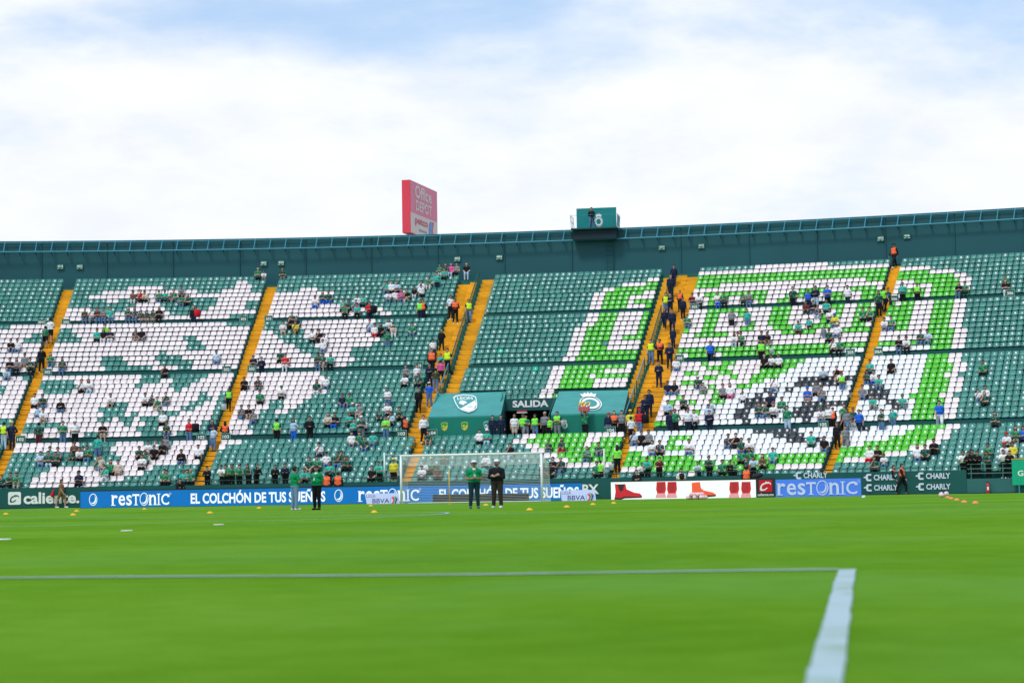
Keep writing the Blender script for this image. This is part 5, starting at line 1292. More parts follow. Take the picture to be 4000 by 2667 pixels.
def cloth_mat(name, col, jersey=None):
    """fabric; jersey adds the printed chest panel and side stripes"""
    if name in MATS: return MATS[name]
    m = mat(name, col, .85, .16, 7.0, .15, .1)
    if jersey:
        nt = m.node_tree; N = nt.nodes.new; L = nt.links.new; b = nt.nodes['Principled BSDF']; tc = N('ShaderNodeTexCoord'); w = N('ShaderNodeTexNoise'); w.inputs['Scale'].default_value = 11; w.inputs['Detail'].default_value = 2
        L(tc.outputs['Object'], w.inputs['Vector']); cr = N('ShaderNodeValToRGB'); cr.color_ramp.interpolation = 'CONSTANT'; e = cr.color_ramp.elements; e[0].position = 0; e[0].color = (0, 0, 0, 1); e[1].position = .60; e[1].color = (.8, .8, .8, 1)
        L(w.outputs['Fac'], cr.inputs[0]); src = b.inputs['Base Color'].links[0].from_socket; mx = N('ShaderNodeMix'); mx.data_type = 'RGBA'; L(cr.outputs[0], mx.inputs['Factor']); L(src, mx.inputs['A']); mx.inputs['B'].default_value = (*jersey, 1); L(mx.outputs['Result'], b.inputs['Base Color'])
    return m
CLOTH = {'g': ('green', (.010, .19, .085), (.35, .42, .38)), 't': ('turquoise', (.02, .40, .32), (.30, .55, .5)), 'w': ('white', (.74, .75, .78), None), 'k': ('black', (.014, .015, .018), None), 'd': ('dark green', (.010, .075, .052), (.28, .33, .31)),
         'b': ('blue', (.02, .13, .62), None), 'n': ('navy', (.016, .024, .055), None), 'r': ('red', (.58, .02, .035), None), 'p': ('pink', (.66, .10, .30), None), 'm': ('maroon', (.13, .025, .035), None), 'y': ('yellow', (.66, .58, .05), None),
         'e': ('grey', (.20, .215, .24), None), 'o': ('brown', (.14, .085, .055), None), 's': ('light blue striped', (.30, .50, .66), (.75, .75, .78)), 'l': ('lime', (.22, .80, .08), None), 'v': ('orange', (.95, .16, .06), None), 'j': ('blue denim', (.11, .20, .36), None),
         'x': ('bright yellow', (.60, .85, .03), None), 'i': ('beige', (.52, .46, .38), None), 'q': ('khaki brown', (.22, .125, .05), None), 'c': ('olive', (.055, .075, .035), None), 'h': ('pale blue', (.42, .56, .70), None), 'z': ('black and white', (.05, .05, .055), (.65, .65, .68))}
def cm(c): n, col, j = CLOTH[c]; return cloth_mat('cloth_'+n.replace(' ', '_'), col, j)
SKINS = [mat('skin_a', (.44, .25, .175), .6, .06, 9, 0, .3), mat('skin_b', (.34, .18, .115), .6, .06, 9, 0, .3), mat('skin_c', (.53, .34, .25), .6, .06, 9, 0, .3)]
HAIRS = [mat('hair_black', (.012, .010, .009), .6, .2, 20), mat('hair_brown', (.05, .025, .014), .6, .2, 20), mat('hair_grey', (.35, .34, .33), .7, .1, 20)]
REFL = mat('reflective_tape', (.62, .66, .62), .4, .02)
def skinmat(o, m):
    for s in o.material_slots: s.link = 'OBJECT'; s.material = m
CROWD = []; QUEUE = []
def put_person(*a, **k):
    QUEUE.append((a, k))
def place_person(loc, rz, sc, pose, shirt, pants, label, group, opt='', long_sleeve=False, key=None, rnd=random, join=False):
    R = make_pose(pose)
    o = data_obj('person', R['body'], None, loc, rz); o.scale = (sc,)*3; skinmat(o, rnd.choice(SKINS))
    if not join: tag(o, label, 'person', group)
    kids = []
    def child(nm, part, m):
        if R.get(part) is None: return
        c = data_obj(nm, R[part], o); skinmat(c, m); kids.append(c); return c
    vest = shirt in 'vx' or 'V' in opt
    if vest:
        child('shirt', 'sweater' if shirt == 'v' else 'shirt', cm('k' if shirt == 'v' else 'n')); child('safety_vest', 'vest', cm('x' if shirt == 'x' else shirt))
    else: child('shirt', 'sweater' if long_sleeve else 'shirt', cm(shirt))
    if pants in 'TUQ': child('shorts', 'shorts', cm({'T': 'k', 'U': 'i', 'Q': 'q'}[pants]))
    else: child('trousers', 'trousers', cm(pants))
    child('shoes', 'shoes', cm(rnd.choice('kwke')))
    hat = opt[opt.index('c')+1] if 'c' in opt else None
    hm = HAIRS[2] if 'G' in opt else HAIRS[0 if rnd.random() < .8 else 1]
    if hat: child('cap', 'cap', cm(hat))
    if 'f' in opt: child('hair', 'long_hair', hm)
    elif 'B' not in opt: child('hair', 'hair', hm)
    if join: CROWD.append([o]+kids)
    return o
PEOPLE = """
U1 1607,800,S,o,w 1682,805,S,r,k 1750,800,S,i,k 1840,775,S,g,j 1912,760,S,t,k 1980,797,S,d,k,K 970,1003,S,c,j,B 1066,1005,S,w,e 1145,1015,S,m,j 1215,1005,S,e,j 1295,1005,S,t,j 1500,1003,S,d,j,f 1578,1015,S,z,j,f 1650,1035,S,d,U,K 1730,1035,S,d,U,K 1797,1030,S,d,U,K 1850,1018,S,k,k,f
U1 1222,1163,S,l,j 1160,1228,S,t,k 1225,1218,S,k,w,f 1300,1216,S,n,w 1590,1255,S,z,U,f 1668,1257,S,k,e,ch 115,1380,S,k,j 207,1380,S,w,j 593,1112,P,w,T,a 535,1205,P,g,T,a 490,1455,P,k,k,a
U2 88,755,S,g,e 172,750,S,e,k 180,850,S,g,j 262,845,S,d,k,f 1057,535,S,g,k,f 1140,540,S,w,e,K 1395,485,S,d,e 318,965,P,k,n,f 1770,835,S,w,b 1833,815,S,d,b,f 1905,805,S,d,b 2095,920,S,g,k 1465,1045,S,d,k 1548,1075,S,n,n 1365,1130,S,w,U 1445,1110,S,k,k 1535,1120,S,y,T 1717,1275,S,w,k 1795,1270,S,k,k 1873,1275,S,w,k 1843,1340,S,w,j
L1 100,45,S,k,j 180,50,S,e,k,f 235,30,S,e,U 297,55,S,d,k 52,155,S,s,j 497,30,S,g,j,f 612,45,S,d,j,f 1620,142,S,k,k 832,285,S,w,k 905,290,S,w,h,f 1125,385,S,w,T 335,435,S,w,k 430,430,S,d,j 360,535,S,s,j,K 440,537,S,w,U 590,470,S,k,j,L 1437,425,S,w,k 1490,442,S,d,n,K 1552,425,S,g,i 1640,378,S,d,j 1620,570,S,w,k 1628,705,S,d,j
L1 385,700,P,d,m,a 622,688,P,g,j 740,672,P,w,k,cw 1033,705,S,k,U 968,822,P,t,j,a 40,698,P,x,h,a 118,692,P,n,n,cy
L1 490,935,S,t,k 575,940,S,e,n 410,990,S,h,j 480,1000,S,d,h 560,1000,S,d,k 730,910,S,o,k 715,975,S,d,o,K 790,950,S,w,k,W 818,935,S,d,k 870,920,S,g,j 968,1050,S,g,j 990,1008,S,i,U 1027,1088,S,z,k,K 1095,1070,S,g,k,f 1165,1055,S,i,U 1070,1138,S,t,w 1360,940,S,d,k 1435,965,S,g,k 1380,1045,S,w,k 1475,892,S,w,e 1530,900,S,k,k 1560,855,S,w,k 1605,895,S,k,k 1630,850,S,e,d 105,1220,S,d,k 173,1200,S,g,i 772,1235,S,n,k,cn 1660,1222,S,g,k 40,1258,S,d,k,K
L2 472,10,S,h,j 838,15,S,n,e,ce 940,50,P,n,n 1105,0,S,d,k 1168,15,S,r,w 1470,30,S,d,j 1510,52,S,r,j,K 1572,25,S,d,U 1640,35,S,t,k,f 1505,265,S,d,w,f 1600,250,S,w,j 768,270,S,k,k 895,265,S,z,e 1118,345,S,w,k,cg 920,365,S,g,k 615,363,P,l,k,V 707,535,S,e,j 795,540,S,k,U 838,595,S,e,j
L2 225,668,P,r,j 455,670,P,n,j,f 465,737,P,h,j 580,690,P,v,k,af 1090,663,P,l,k,aV 1255,662,P,s,b,f 1415,638,P,k,k 1595,620,S,i,k,f 1672,625,S,k,b 130,945,S,k,j,L 297,925,S,w,k 1472,875,S,w,n,ck 1388,1020,S,d,U 1455,1050,S,g,k 1610,1000,S,w,j,ck 1695,995,S,d,j 1760,1030,S,d,k 1575,1100,S,t,k 1360,1158,S,t,k 175,1192,S,g,k 240,1165,S,g,k,B 15,1225,S,g,k 170,1217,S,t,k,cg
L2 412,1175,P,k,k,R 560,1195,P,w,k,R 598,1160,P,g,k,R 650,1163,P,g,k,R 725,1178,P,g,k,R 818,1150,P,d,k,fR 893,1172,P,k,k,fR 1078,1160,P,k,k,R 1180,1155,P,n,k,R
L3 65,430,S,n,j 150,430,S,g,j 215,485,S,t,n,fcw 295,490,S,e,U 420,550,S,d,k,K 510,510,S,w,k 540,358,P,w,j 603,575,S,h,k 675,565,S,d,k 245,540,S,w,k,K 135,610,S,t,k 210,663,P,t,n 280,637,P,d,e,cw 315,660,P,w,k,K 525,638,P,l,j 712,640,P,v,k,a 720,130,P,e,n 832,125,P,w,j 735,235,S,w,k 818,235,S,d,k 845,360,P,k,k,L 1070,30,P,d,k,K 1065,82,P,p,k,a 1015,165,P,c,j,a 955,120,P,n,n 950,305,P,b,j,acw 895,630,P,w,k,L 932,757,S,d,U 1430,745,S,w,k 1550,775,S,t,h,cw 1720,900,S,k,h 1577,630,P,n,n,L 1660,625,P,n,n,L
L3 168,810,S,w,e 272,810,S,g,j 340,832,S,d,j 415,800,S,t,j,cw 52,1000,S,d,j 125,1025,S,d,k 1060,985,S,g,k 895,1070,S,w,k 985,1090,S,g,k 870,1150,S,w,k 1060,1240,S,o,k 1520,1000,S,w,k,L 1480,1120,S,t,k 600,1055,P,y,T,cy 470,1190,P,t,k,R 398,1235,S,k,k
U3 1250,475,S,g,w 1322,475,S,d,k,f 1390,490,S,p,h,f 1467,475,S,e,k 1575,475,S,k,h,f 1300,535,S,t,k 1225,575,P,t,n 620,680,S,t,j 692,685,S,w,k 770,690,S,h,k,f 655,785,S,w,j,cg 715,790,S,w,e,f 792,785,S,p,j,f 855,785,S,k,U 1062,650,S,w,k 1133,640,S,g,w 955,757,S,k,w,K 1017,740,S,w,k 195,875,S,d,k 263,850,S,w,e 348,850,S,t,k 160,910,S,t,k 243,900,S,j,j,cw 320,927,S,t,k 430,915,P,r,n 1030,893,P,l,n,V 1062,888,P,v,k 1388,843,P,w,k 1440,880,P,v,k 1600,893,P,x,j
U3 412,1150,S,h,j 485,1155,S,w,r 568,1160,S,k,k,f 630,1140,S,w,k,f 705,1150,S,i,w,f 905,1190,S,g,j 640,1258,P,g,j 1278,1243,P,k,k,f 1178,1358,P,w,n,cn 1165,1475,P,v,k 1270,1530,P,t,k,K 1350,1475,P,x,k
U4 2055,488,P,n,n 2020,600,P,n,n 1963,818,P,x,j 2010,820,P,n,n 1945,1000,P,n,n,f 2035,1008,P,n,n 2045,1218,P,n,n 1785,1368,P,x,j 1890,1362,P,v,k 2005,1408,P,n,n
U5 168,790,P,v,k 200,868,P,n,k 300,830,S,m,j 355,840,S,w,k 265,1058,S,g,j 603,825,S,w,b 693,815,S,g,k 905,840,S,g,k,K 985,805,S,e,j,W 1497,738,P,d,k 1680,778,P,b,n,K 1765,728,P,n,h 1905,722,P,b,k 775,1008,P,e,k 960,1008,P,t,j,fT 1665,915,S,m,d 1745,930,S,k,j 1820,930,S,z,h 1905,920,S,t,n 1925,1025,S,w,n 2003,1040,S,y,j,cb 1590,1120,S,t,m 1665,1125,S,t,k,K 1860,1200,P,e,j,K 1930,1210,S,d,k 2010,1200,S,w,j,cw 780,1275,S,w,h,f 848,1265,S,r,w 925,1250,S,g,k 1165,1255,S,n,n 1225,1240,S,k,U 525,1383,P,b,n 1125,1368,P,l,k,V 1175,1530,S,k,k,f 1265,1512,S,w,k 1335,1510,S,w,k 1955,1400,S,w,k 2025,1370,S,g,k
U6 612,455,P,v,k,ck 153,863,P,w,n 510,883,P,l,k,a 460,923,P,d,k,f 555,888,P,d,n 695,833,P,t,k 840,838,P,l,k,V 1263,840,S,k,j,f 1345,850,S,g,n 1680,790,S,k,w,f 1742,780,S,g,j 310,1065,S,g,k 380,1060,S,g,k 515,1195,S,w,j 590,1190,S,g,j 860,1330,S,d,j 935,1330,S,h,j 660,1395,S,k,j 723,1380,S,w,k
L5 82,70,S,w,j 20,265,S,n,j 90,265,S,k,j,f 315,255,S,d,j,cw 375,287,S,e,e,K 575,340,S,e,k 650,300,S,w,p,f 725,367,S,w,k,K 1080,235,S,w,j 1575,165,S,h,k 1655,165,S,k,U 1385,325,S,b,U,cb 1455,310,S,e,k 1535,320,S,e,j 1010,430,S,n,k 1140,430,S,g,w,L 165,445,S,d,k 390,500,S,h,j 460,490,S,h,k 895,530,S,d,j 955,490,S,d,j 1025,525,S,w,k,f 1500,573,S,w,j,cg 1740,208,P,l,j,V 45,578,P,n,n 92,568,P,g,k 220,560,P,w,n 283,610,S,w,k 430,580,P,n,n,L 1200,538,P,g,h,L 1610,528,P,w,k 1650,553,P,v,k 1760,518,P,g,k
L4 150,618,P,w,U,f 235,613,P,l,e,cg 262,625,P,g,e 352,618,P,l,j,V 450,598,P,e,k,G 490,638,P,l,k 572,593,P,l,e,V 845,590,P,g,k,u 885,640,S,d,k 1080,603,P,n,j,cr 1135,590,P,v,k,f 1210,583,P,e,k 1295,578,P,y,k,cy 1300,643,P,w,k,a 1385,568,P,r,j,cr 1480,378,P,n,n 1440,430,P,n,n 1395,500,P,n,n 1660,460,S,s,k 1575,98,P,n,n 507,860,S,d,j,K 600,835,S,d,r,f 905,915,S,g,j,f 990,895,S,d,j 515,1030,S,k,h 583,1025,S,d,j,G 1338,775,S,h,j 1420,787,S,k,k 1490,775,S,e,k 1545,860,S,w,j 1610,885,S,z,k 1165,928,P,l,k,fa 1000,1100,P,l,k,a 930,1180,S,g,k 465,1145,S,k,k 515,1180,S,k,k,ck 1470,1105,P,t,k,R 1585,1095,P,m,k,R 1415,1160,P,w,k,RK
L5 598,790,S,z,j 680,790,S,k,k 775,880,S,d,b 857,875,S,w,k 740,945,S,g,k 850,975,S,g,j 815,1022,S,d,r,K 945,990,S,o,k,f 1025,975,S,t,j 262,890,S,w,j 595,1045,S,g,k 333,1120,P,h,k,RK 435,1080,P,d,k,R 645,1140,P,k,k,RK 690,1135,P,g,k,RK 870,1120,P,h,k,R 1450,815,S,t,d 1540,815,S,k,j 1690,700,P,k,k
L6 375,105,S,t,n 580,95,S,k,k 127,200,S,w,k,cr 322,205,S,d,j 413,185,S,w,b 478,205,S,t,j 290,305,S,e,j 400,405,S,t,e 697,440,S,t,e,cg 1475,75,S,g,k 1405,395,S,w,j,K 1475,375,S,d,k,f 1550,355,S,w,j 1590,615,S,d,k,f 145,568,P,e,j 207,555,P,d,k 265,573,P,b,n 485,568,P,d,j 600,553,P,t,j 1060,483,P,b,w 1825,750,S,g,U,f 1880,755,S,b,k 1703,810,S,w,k,cr 1580,920,S,g,j 1665,915,S,w,k,cr 1745,905,S,y,w 395,915,S,w,r 455,905,S,k,k 435,1020,S,d,k 520,1030,S,w,j,K 840,905,S,w,j,f 917,910,S,d,k 1000,880,S,k,k 1300,1040,P,w,k,R 1350,1030,P,k,k,R 1395,1032,P,k,k,R 1440,1020,P,k,k,R 1547,1005,P,d,k,R 1695,1060,P,w,k,R 1755,1060,P,k,k,R 130,733,P,e,e
"""
LEVELS = [(t, i, Y, z) for t in TIER for i, (Y, z) in enumerate(TIER[t])]
WLEV = [(t, -1, (WALK[t][0]+WALK[t][1])/2, WALK[t][2]) for t in (2, 3, 4)]
SITP = ['sit_knee', 'sit_cross', 'sit_lean', 'sit_phone', 'sit_chin']; STP = ['stand', 'stand_cross', 'stand_hip', 'stand_clasp', 'stand_walk']
NUMW = ['top', 'second', 'third', 'fourth', 'fifth', 'sixth', 'seventh', 'eighth', 'ninth', 'tenth', 'eleventh', 'twelfth', 'thirteenth']
TAKEN = []
def on_stairs(phi, t):
    for g in GAP[t]:
        if g[0]-.0015 < phi < g[1]+.0015: return True
    return False
def people():
    rnd = random.Random(5); seen = {}
    for p in SITP+STP+['stand_lean', 'stand_up']: make_pose(p)
    for ln in PEOPLE.strip().splitlines():
        tk = ln.split(); c = tk[0]
        for q in tk[1:]:
            a = q.split(','); x, y = cpx(c, float(a[0]), float(a[1])); kind, sh, pa = a[2], a[3], a[4]; opt = a[5] if len(a) > 5 else ''
            child = 'K' in opt; base = .965*(.80 if child else 1.0)
            if kind == 'S':
                hh = lambda s: .47+(1.225-.42)*s
                best = None
                for (t, i, Y, z) in LEVELS:
                    zz = z+hh(base); ph = phi_px(x, Y-.1, zz); e = abs(proj(pol(ph, Y-.1, zz))[0, 1]-y)
                    if best is None or e < best[0]: best = (e, t, i, Y, z, ph)
                _, t, i, Y, z, ph = best
                # seat snap
                row = [s for s in SEATS if s[0] == t and s[1] == i]
                s0 = min(row, key=lambda s: abs(s[2]-ph)); d = abs(s0[2]-ph)*rr(Y)
                if d < .35 and (t, i, round(s0[2], 5)) not in TAKEN: ph = s0[2]; TAKEN.append((t, i, round(s0[2], 5)))
                pose = rnd.choice(SITP[:2]+SITP) if 'L' not in opt else 'sit_cross'
                sc = base*rnd.uniform(.97, 1.04); loc = pol(ph, Y, z+.47-.42*sc); rz = -ph+rnd.gauss(0, .16); where = f'seated in the {NUMW[i]} row of section {SECT[block_of(ph)][t]}'
            else:
                H = 1.60
                cand = WLEV+[l for l in LEVELS]
                best = None
                for (t, i, Y, z) in cand:
                    for dy in ((-.2,) if i >= 0 else (0.0,)):
                        zz = z+H*base; ph = phi_px(x, Y+dy, zz); e = abs(proj(pol(ph, Y+dy, zz))[0, 1]-y)
                        st = on_stairs(ph, t)
                        if i < 0: e -= 4
                        if i >= 0 and not st and 'R' not in opt: e += 5.5
                        if 'R' in opt and not (t == 1 and i >= 7): e += 40
                        if best is None or e < best[0]: best = (e, t, i, Y+dy, z, ph, st)
                _, t, i, Y, z, ph, st = best
                pose = 'stand_lean' if 'R' in opt else ('stand_up' if 'u' in opt else rnd.choice(STP))
                zt = z_px(y, ph, Y); sc = min(1.06, max(.60 if child else .84, (zt-z)/H)) if 'R' not in opt else base*rnd.uniform(.92, 1.0)
                if 'R' in opt: Y = TIER[1][8][0]-.42
                loc = pol(ph, Y, z+(.012 if st else .004)); rz = -ph+(math.pi if 'a' in opt else 0)+rnd.gauss(0, .35)
                S_ = SECT[block_of(ph)][t]
                where = ('leaning on the front railing below section '+S_) if 'R' in opt else (f'standing on the yellow stairs beside section {S_}' if st and i >= 0 else (f'standing in the walkway below section {S_}' if i < 0 else f'standing in the {NUMW[i]} row of section {S_}'))
            hat = opt[opt.index('c')+1] if 'c' in opt else None
            what = ('safety vest' if sh in 'vx' or 'V' in opt else 'top'); who = 'small person' if child else 'person'
            pn = {'T': 'black shorts', 'U': 'beige shorts'}.get(pa, CLOTH[pa if pa not in 'TU' else 'k'][0]+' trousers')
            lab = f'{who} in {CLOTH[sh][0]} {what}'+(f', {CLOTH[hat][0]} cap' if hat else '')+f', {pn}, {where}'
            if len(lab.split()) > 16: lab = lab.replace(', '+pn, '')
            put_person(loc, rz, sc, pose, sh, pa, lab, 'people in the stand', opt, 'L' in opt or (sh in 'nk' and kind == 'P'), None, rnd)
people()

# people beside the pitch
def side_person(x, yfeet, Y, yhead, pose, sh, pa, label, opt='', rz=0.0, ls=False):
    p = at_Y(x, yfeet, Y); hz = at_Y(x, yhead, Y)[2]; sc = max(.7, min(1.05, hz/1.60))
    return put_person((p[0], Y, 0.0), rz, sc, pose, sh, pa, label, 'people beside the pitch', opt, ls)
side_person(1278, 1950, 113.0, 1850, 'stand', 'v', 'k', 'steward in orange vest seen from behind between board and wall, beside the other steward', 'a', math.pi)
side_person(1322, 1950, 113.4, 1845, 'stand_hip', 'v', 'k', 'steward in orange vest with hands low behind the egg logo of the blue board', 'a', math.pi)
side_person(1323+1, 1950, 113.4, 1846, 'stand', 'v', 'k', 'steward in orange vest', 'a', math.pi) if False else None
side_person(701, 1960, 113.0, 1872, 'stand_lean', 'k', 'k', 'person in black bent over the wall behind the RESTONIC board', '', .6, True)
side_person(2488, 1950, 113.0, 1842, 'stand_cross', 'k', 'k', 'person in black standing behind the boot board beside the short stair', '', .3, True)
side_person(2918, 1945, 113.0, 1828, 'stand', 'v', 'k', 'steward in orange vest behind the boot board by the caliente.mx panel', 'a', math.pi)
side_person(2663, 1945, 113.0, 1836, 'stand_clasp', 'w', 'k', 'camera operator in white behind the boot board', '', .4)
side_person(3493, 1934, 114.6, 1824, 'stand_walk', 'v', 'k', 'guard in orange vest walking along the CHARLY wall, half hidden by another', '', 1.2)
side_person(3525, 1934, 114.2, 1819, 'stand_walk', 'v', 'k', 'guard in orange vest walking past the CHARLY wall in front of another', '', 1.4)
side_person(3996, 1925, 114.4, 1846, 'stand_lean', 'v', 'k', 'person in orange vest bent beside the bright green board', '', -.8)
side_person(240, 1981, 113.4, 1879, 'stand_walk', 'q', 'Q', 'man in khaki brown kit walking past the caliente lettering with a red bag', '', 1.5)

# the camera operator on the platform
put_person(tuple(pol(PLAT_PHI-.0016, 151.45, 19.80)), -PLAT_PHI, .92, 'stand_clasp', 'k', 'j', 'camera operator in black behind the television camera on the platform', 'people in the stand', '', True)

POSEW = {'sit_cross': 'arms crossed', 'stand_cross': 'arms folded', 'sit_lean': 'leaning forward', 'sit_phone': 'hands raised to chest', 'sit_chin': 'hand at chin', 'sit_knee': 'hands on knees', 'stand_hip': 'hand on hip', 'stand_clasp': 'hands clasped', 'stand_walk': 'mid-stride', 'stand': 'arms down', 'stand_lean': 'bending', 'stand_up': 'arms raised'}
def settle():
    """the 300 largest figures become things, the others one far crowd"""
    size = []
    for k, (a, kw) in enumerate(QUEUE):
        d = np.linalg.norm(np.array(a[0])-CAM); vis = {'s': 1.0 if a[3].startswith('stand') else .62}['s']
        if a[3] == 'stand_lean': vis = .7
        size.append((-(vis*a[2]/d + (10 if a[7] != 'people in the stand' else 0)), k))
    keepk = set(k for _, k in sorted(size)[:296]); cnt = {}
    for k in keepk: cnt.setdefault(QUEUE[k][0][6], []).append(k)
    for lab, ks in cnt.items():
        if len(ks) > 1:
            for k in ks:
                a, kw = QUEUE[k]; l2 = lab+', '+POSEW[a[3]]
                if len(l2.split()) > 16: l2 = lab.replace(' trousers', '')+', '+POSEW[a[3]]
                if len(l2.split()) <= 16: QUEUE[k] = (a[:6]+(l2,)+a[7:], kw)
    for k, (a, kw) in enumerate(QUEUE): place_person(*a, **kw, join=(k not in keepk))
    bpy.context.view_layer.update()
    mats = []; VV = []; FF = []; MI = []; LT = []; nv = 0; cache = {}
    for grp in CROWD:
        for o in grp:
            me = o.data; m = o.material_slots[0].material
            if m not in mats: mats.append(m)
            n = len(me.vertices); co = np.empty(n*3); me.vertices.foreach_get('co', co); co = co.reshape(-1, 3); W = np.array(o.matrix_world); VV.append(co@W[:3, :3].T+W[:3, 3])
            if me.name not in cache:
                li = np.empty(len(me.loops), dtype=np.int32); me.loops.foreach_get('vertex_index', li); lt = np.empty(len(me.polygons), dtype=np.int32); me.polygons.foreach_get('loop_total', lt); cache[me.name] = (li, lt)
            li, lt = cache[me.name]; FF.append(li+nv); LT.append(lt); MI.append(np.full(len(lt), mats.index(m), dtype=np.int32)); nv += n
        for o in grp[::-1]: bpy.data.objects.remove(o)
    if not VV: return
    V = np.concatenate(VV); me = bpy.data.meshes.new('far_crowd'); FF = np.concatenate(FF).astype(np.int32); LT = np.concatenate(LT).astype(np.int32); MI = np.concatenate(MI)
    me.vertices.add(len(V)); me.vertices.foreach_set('co', V.ravel()); me.loops.add(len(FF)); me.loops.foreach_set('vertex_index', FF); me.polygons.add(len(LT)); me.polygons.foreach_set('loop_start', np.concatenate([[0], np.cumsum(LT)[:-1]]).astype(np.int32)); me.polygons.foreach_set('material_index', MI)
    for m in mats: me.materials.append(m)
    me.update(calc_edges=True); me.validate(); me.shade_smooth(); o = bpy.data.objects.new('far_spectators', me); COL.objects.link(o); tag(o, 'scattered spectators seated in the upper rows of the stand', 'spectators', None, 'stuff')
settle()
# ------------------------------------------------------------------ the four men on the pitch
def hero(x, yfeet, yhead_top, pose, fat, shirt, pants, shoes, label, rz, cap=None, long_sleeve=False, collar=True, beard=False, hair=0, skin=1, lanyard=False):
    key = 'hero_'+label[:40]; R = make_pose(pose, .0125, fat, True, key); p = at_ground(x, yfeet)
    D = (p-CAM)@fw; H = (yfeet-yhead_top)*D/F_PX; sc = H/1.745
    o = data_obj('person', R['body'], None, p, rz); o.scale = (sc,)*3; skinmat(o, SKINS[skin]); tag(o, label, 'person', 'men standing on the pitch'); hd = R['hd']
    def ch(nm, part, m): c = data_obj(nm, R[part], o); skinmat(c, m); return c
    ch('sweater' if long_sleeve else 'polo_shirt', 'sweater' if long_sleeve else 'shirt', shirt); ch('trousers', 'trousers', pants); ch('shoes', 'shoes', shoes)
    hat = ch('cap', 'cap', cap[0]) if cap else None
    ch('hair', 'hair', HAIRS[hair])
    if cap and cap[1]:
        br = [(-.085, -.088), (-.07, -.155), (-.03, -.19), (.03, -.19), (.07, -.155), (.085, -.088)]
        b = [tuple(hd+v(a, c, .036)) for a, c in br]; t = [tuple(hd+v(a, c, .0555)) for a, c in br]; MB().add(b+t, [tuple(range(6))[::-1], tuple(range(6, 12))]+[(k, (k+1) % 6, 6+(k+1) % 6, 6+k) for k in range(6)]).build('cap_brim', cap[1], hat)
    for s in (-1, 1):
        MB().add(*capsule(hd+v(s*.033, -.083, .012), .011, hd+v(s*.033, -.084, .012), .011, 8, 3)).build('eye', mat('eye_white', (.6, .58, .55), .3), o, True); ey = [c for c in COL.objects if c.parent == o and c.name.split('.')[0] == 'eye'][-1]
        MB().add(*capsule(hd+v(s*.033, -.092, .012), .006, hd+v(s*.033, -.0925, .012), .006, 8, 3)).build('iris', M_BLACK, ey, True)
        MB().add(*capsule(hd+v(s*.018, -.093, .033), .006, hd+v(s*.05, -.083, .035), .005, 6, 3)).build('eyebrow', HAIRS[0], o, True)
    MB().add(*capsule(hd+v(-.022, -.088, -.052), .006, hd+v(.022, -.088, -.052), .006, 8, 3)).build('lips', mat('lip_skin', (.22, .07, .06), .5), o, True)
    if beard:
        h = MB(); h.add(*capsule(hd+v(-.045, -.055, -.07), .030, hd+v(.045, -.055, -.07), .030)); h.add(*capsule(hd+v(0, -.075, -.085), .032, hd+v(0, -.07, -.105), .025)); h.build('beard', mat('beard_grey', (.09, .075, .065), .8, .2, 30), o, True)
    if collar:
        n = 18; V = []; Fc = []; nk = hd+v(0, .022, -.172)
        for k in range(n):
            a = 2*math.pi*k/n; V += [tuple(nk+v(.064*math.cos(a), .062*math.sin(a), .022)), tuple(nk+v(.092*math.cos(a), .092*math.sin(a)-.008, -.026+.014*math.sin(a)))]
        for k in range(n): a = 2*k; b = 2*((k+1) % n); Fc.append((a, b, b+1, a+1))
        MB().add(V, Fc).build('collar', cm('w'), o, True)
    if lanyard:
        c = hd+v(0, -.155*fat, -.42)
        MB().box(tuple(c+v(-.035, -.012, -.05)), tuple(c+v(.035, .002, .05))).build('badge', mat('badge_card', (.45, .6, .68), .5), o)
        for s in (-1, 1): MB().tube([hd+v(s*.06, -.075, -.17), hd+v(s*.055, -.145*fat, -.24), c+v(0, -.004, .05)], .005, 5).build('lanyard', M_SFR, o)
    MB().box(tuple(hd+v(-.005, -.2, -2)), tuple(hd+v(.005, -.19, -1.99))) if False else None
    return o
POLO = cloth_mat('polo_green', (.004, .23, .085)); JEAN = cloth_mat('faded_jeans', (.16, .27, .42)); SHOEW = cloth_mat('white_shoe', (.75, .76, .78)); SHOEK = cloth_mat('dark_shoe', (.02, .02, .024)); NAVJ = cloth_mat('dark_teal_jeans', (.010, .040, .052)); BRT = cloth_mat('dark_brown_trousers', (.038, .030, .024)); SWB = cloth_mat('black_sweater', (.012, .014, .020)); BLKT = cloth_mat('black_trousers', (.008, .009, .010)); SHOEB = cloth_mat('blue_shoe', (.06, .10, .16))
hero(1152, 1992, 1818, 'stand_cross', 1.12, POLO, JEAN, SHOEW, 'man in green polo and faded blue jeans standing with his back turned', math.pi-.75, None, False, False)
hero(1238, 1991, 1815, 'stand_back', 1.10, POLO, BLKT, SHOEK, 'man in green polo with white collar and black trousers, hands behind back', -.25, None, False, True, False, 0, 1, True)
hero(1853.5, 1986, 1796, 'stand_clasp', 1.16, POLO, NAVJ, SHOEB, 'man in green polo and white cap clasping his hands before the goal', .30, (cm('w'), cm('n')), False, True, False, 0, 1, True)
hero(1943, 1984, 1792, 'stand_cross', 1.22, SWB, BRT, SHOEW, 'bearded man in black sweater and white cap with arms folded before the goal', -.08, (cm('w'), None), True, False, True, 0, 0)

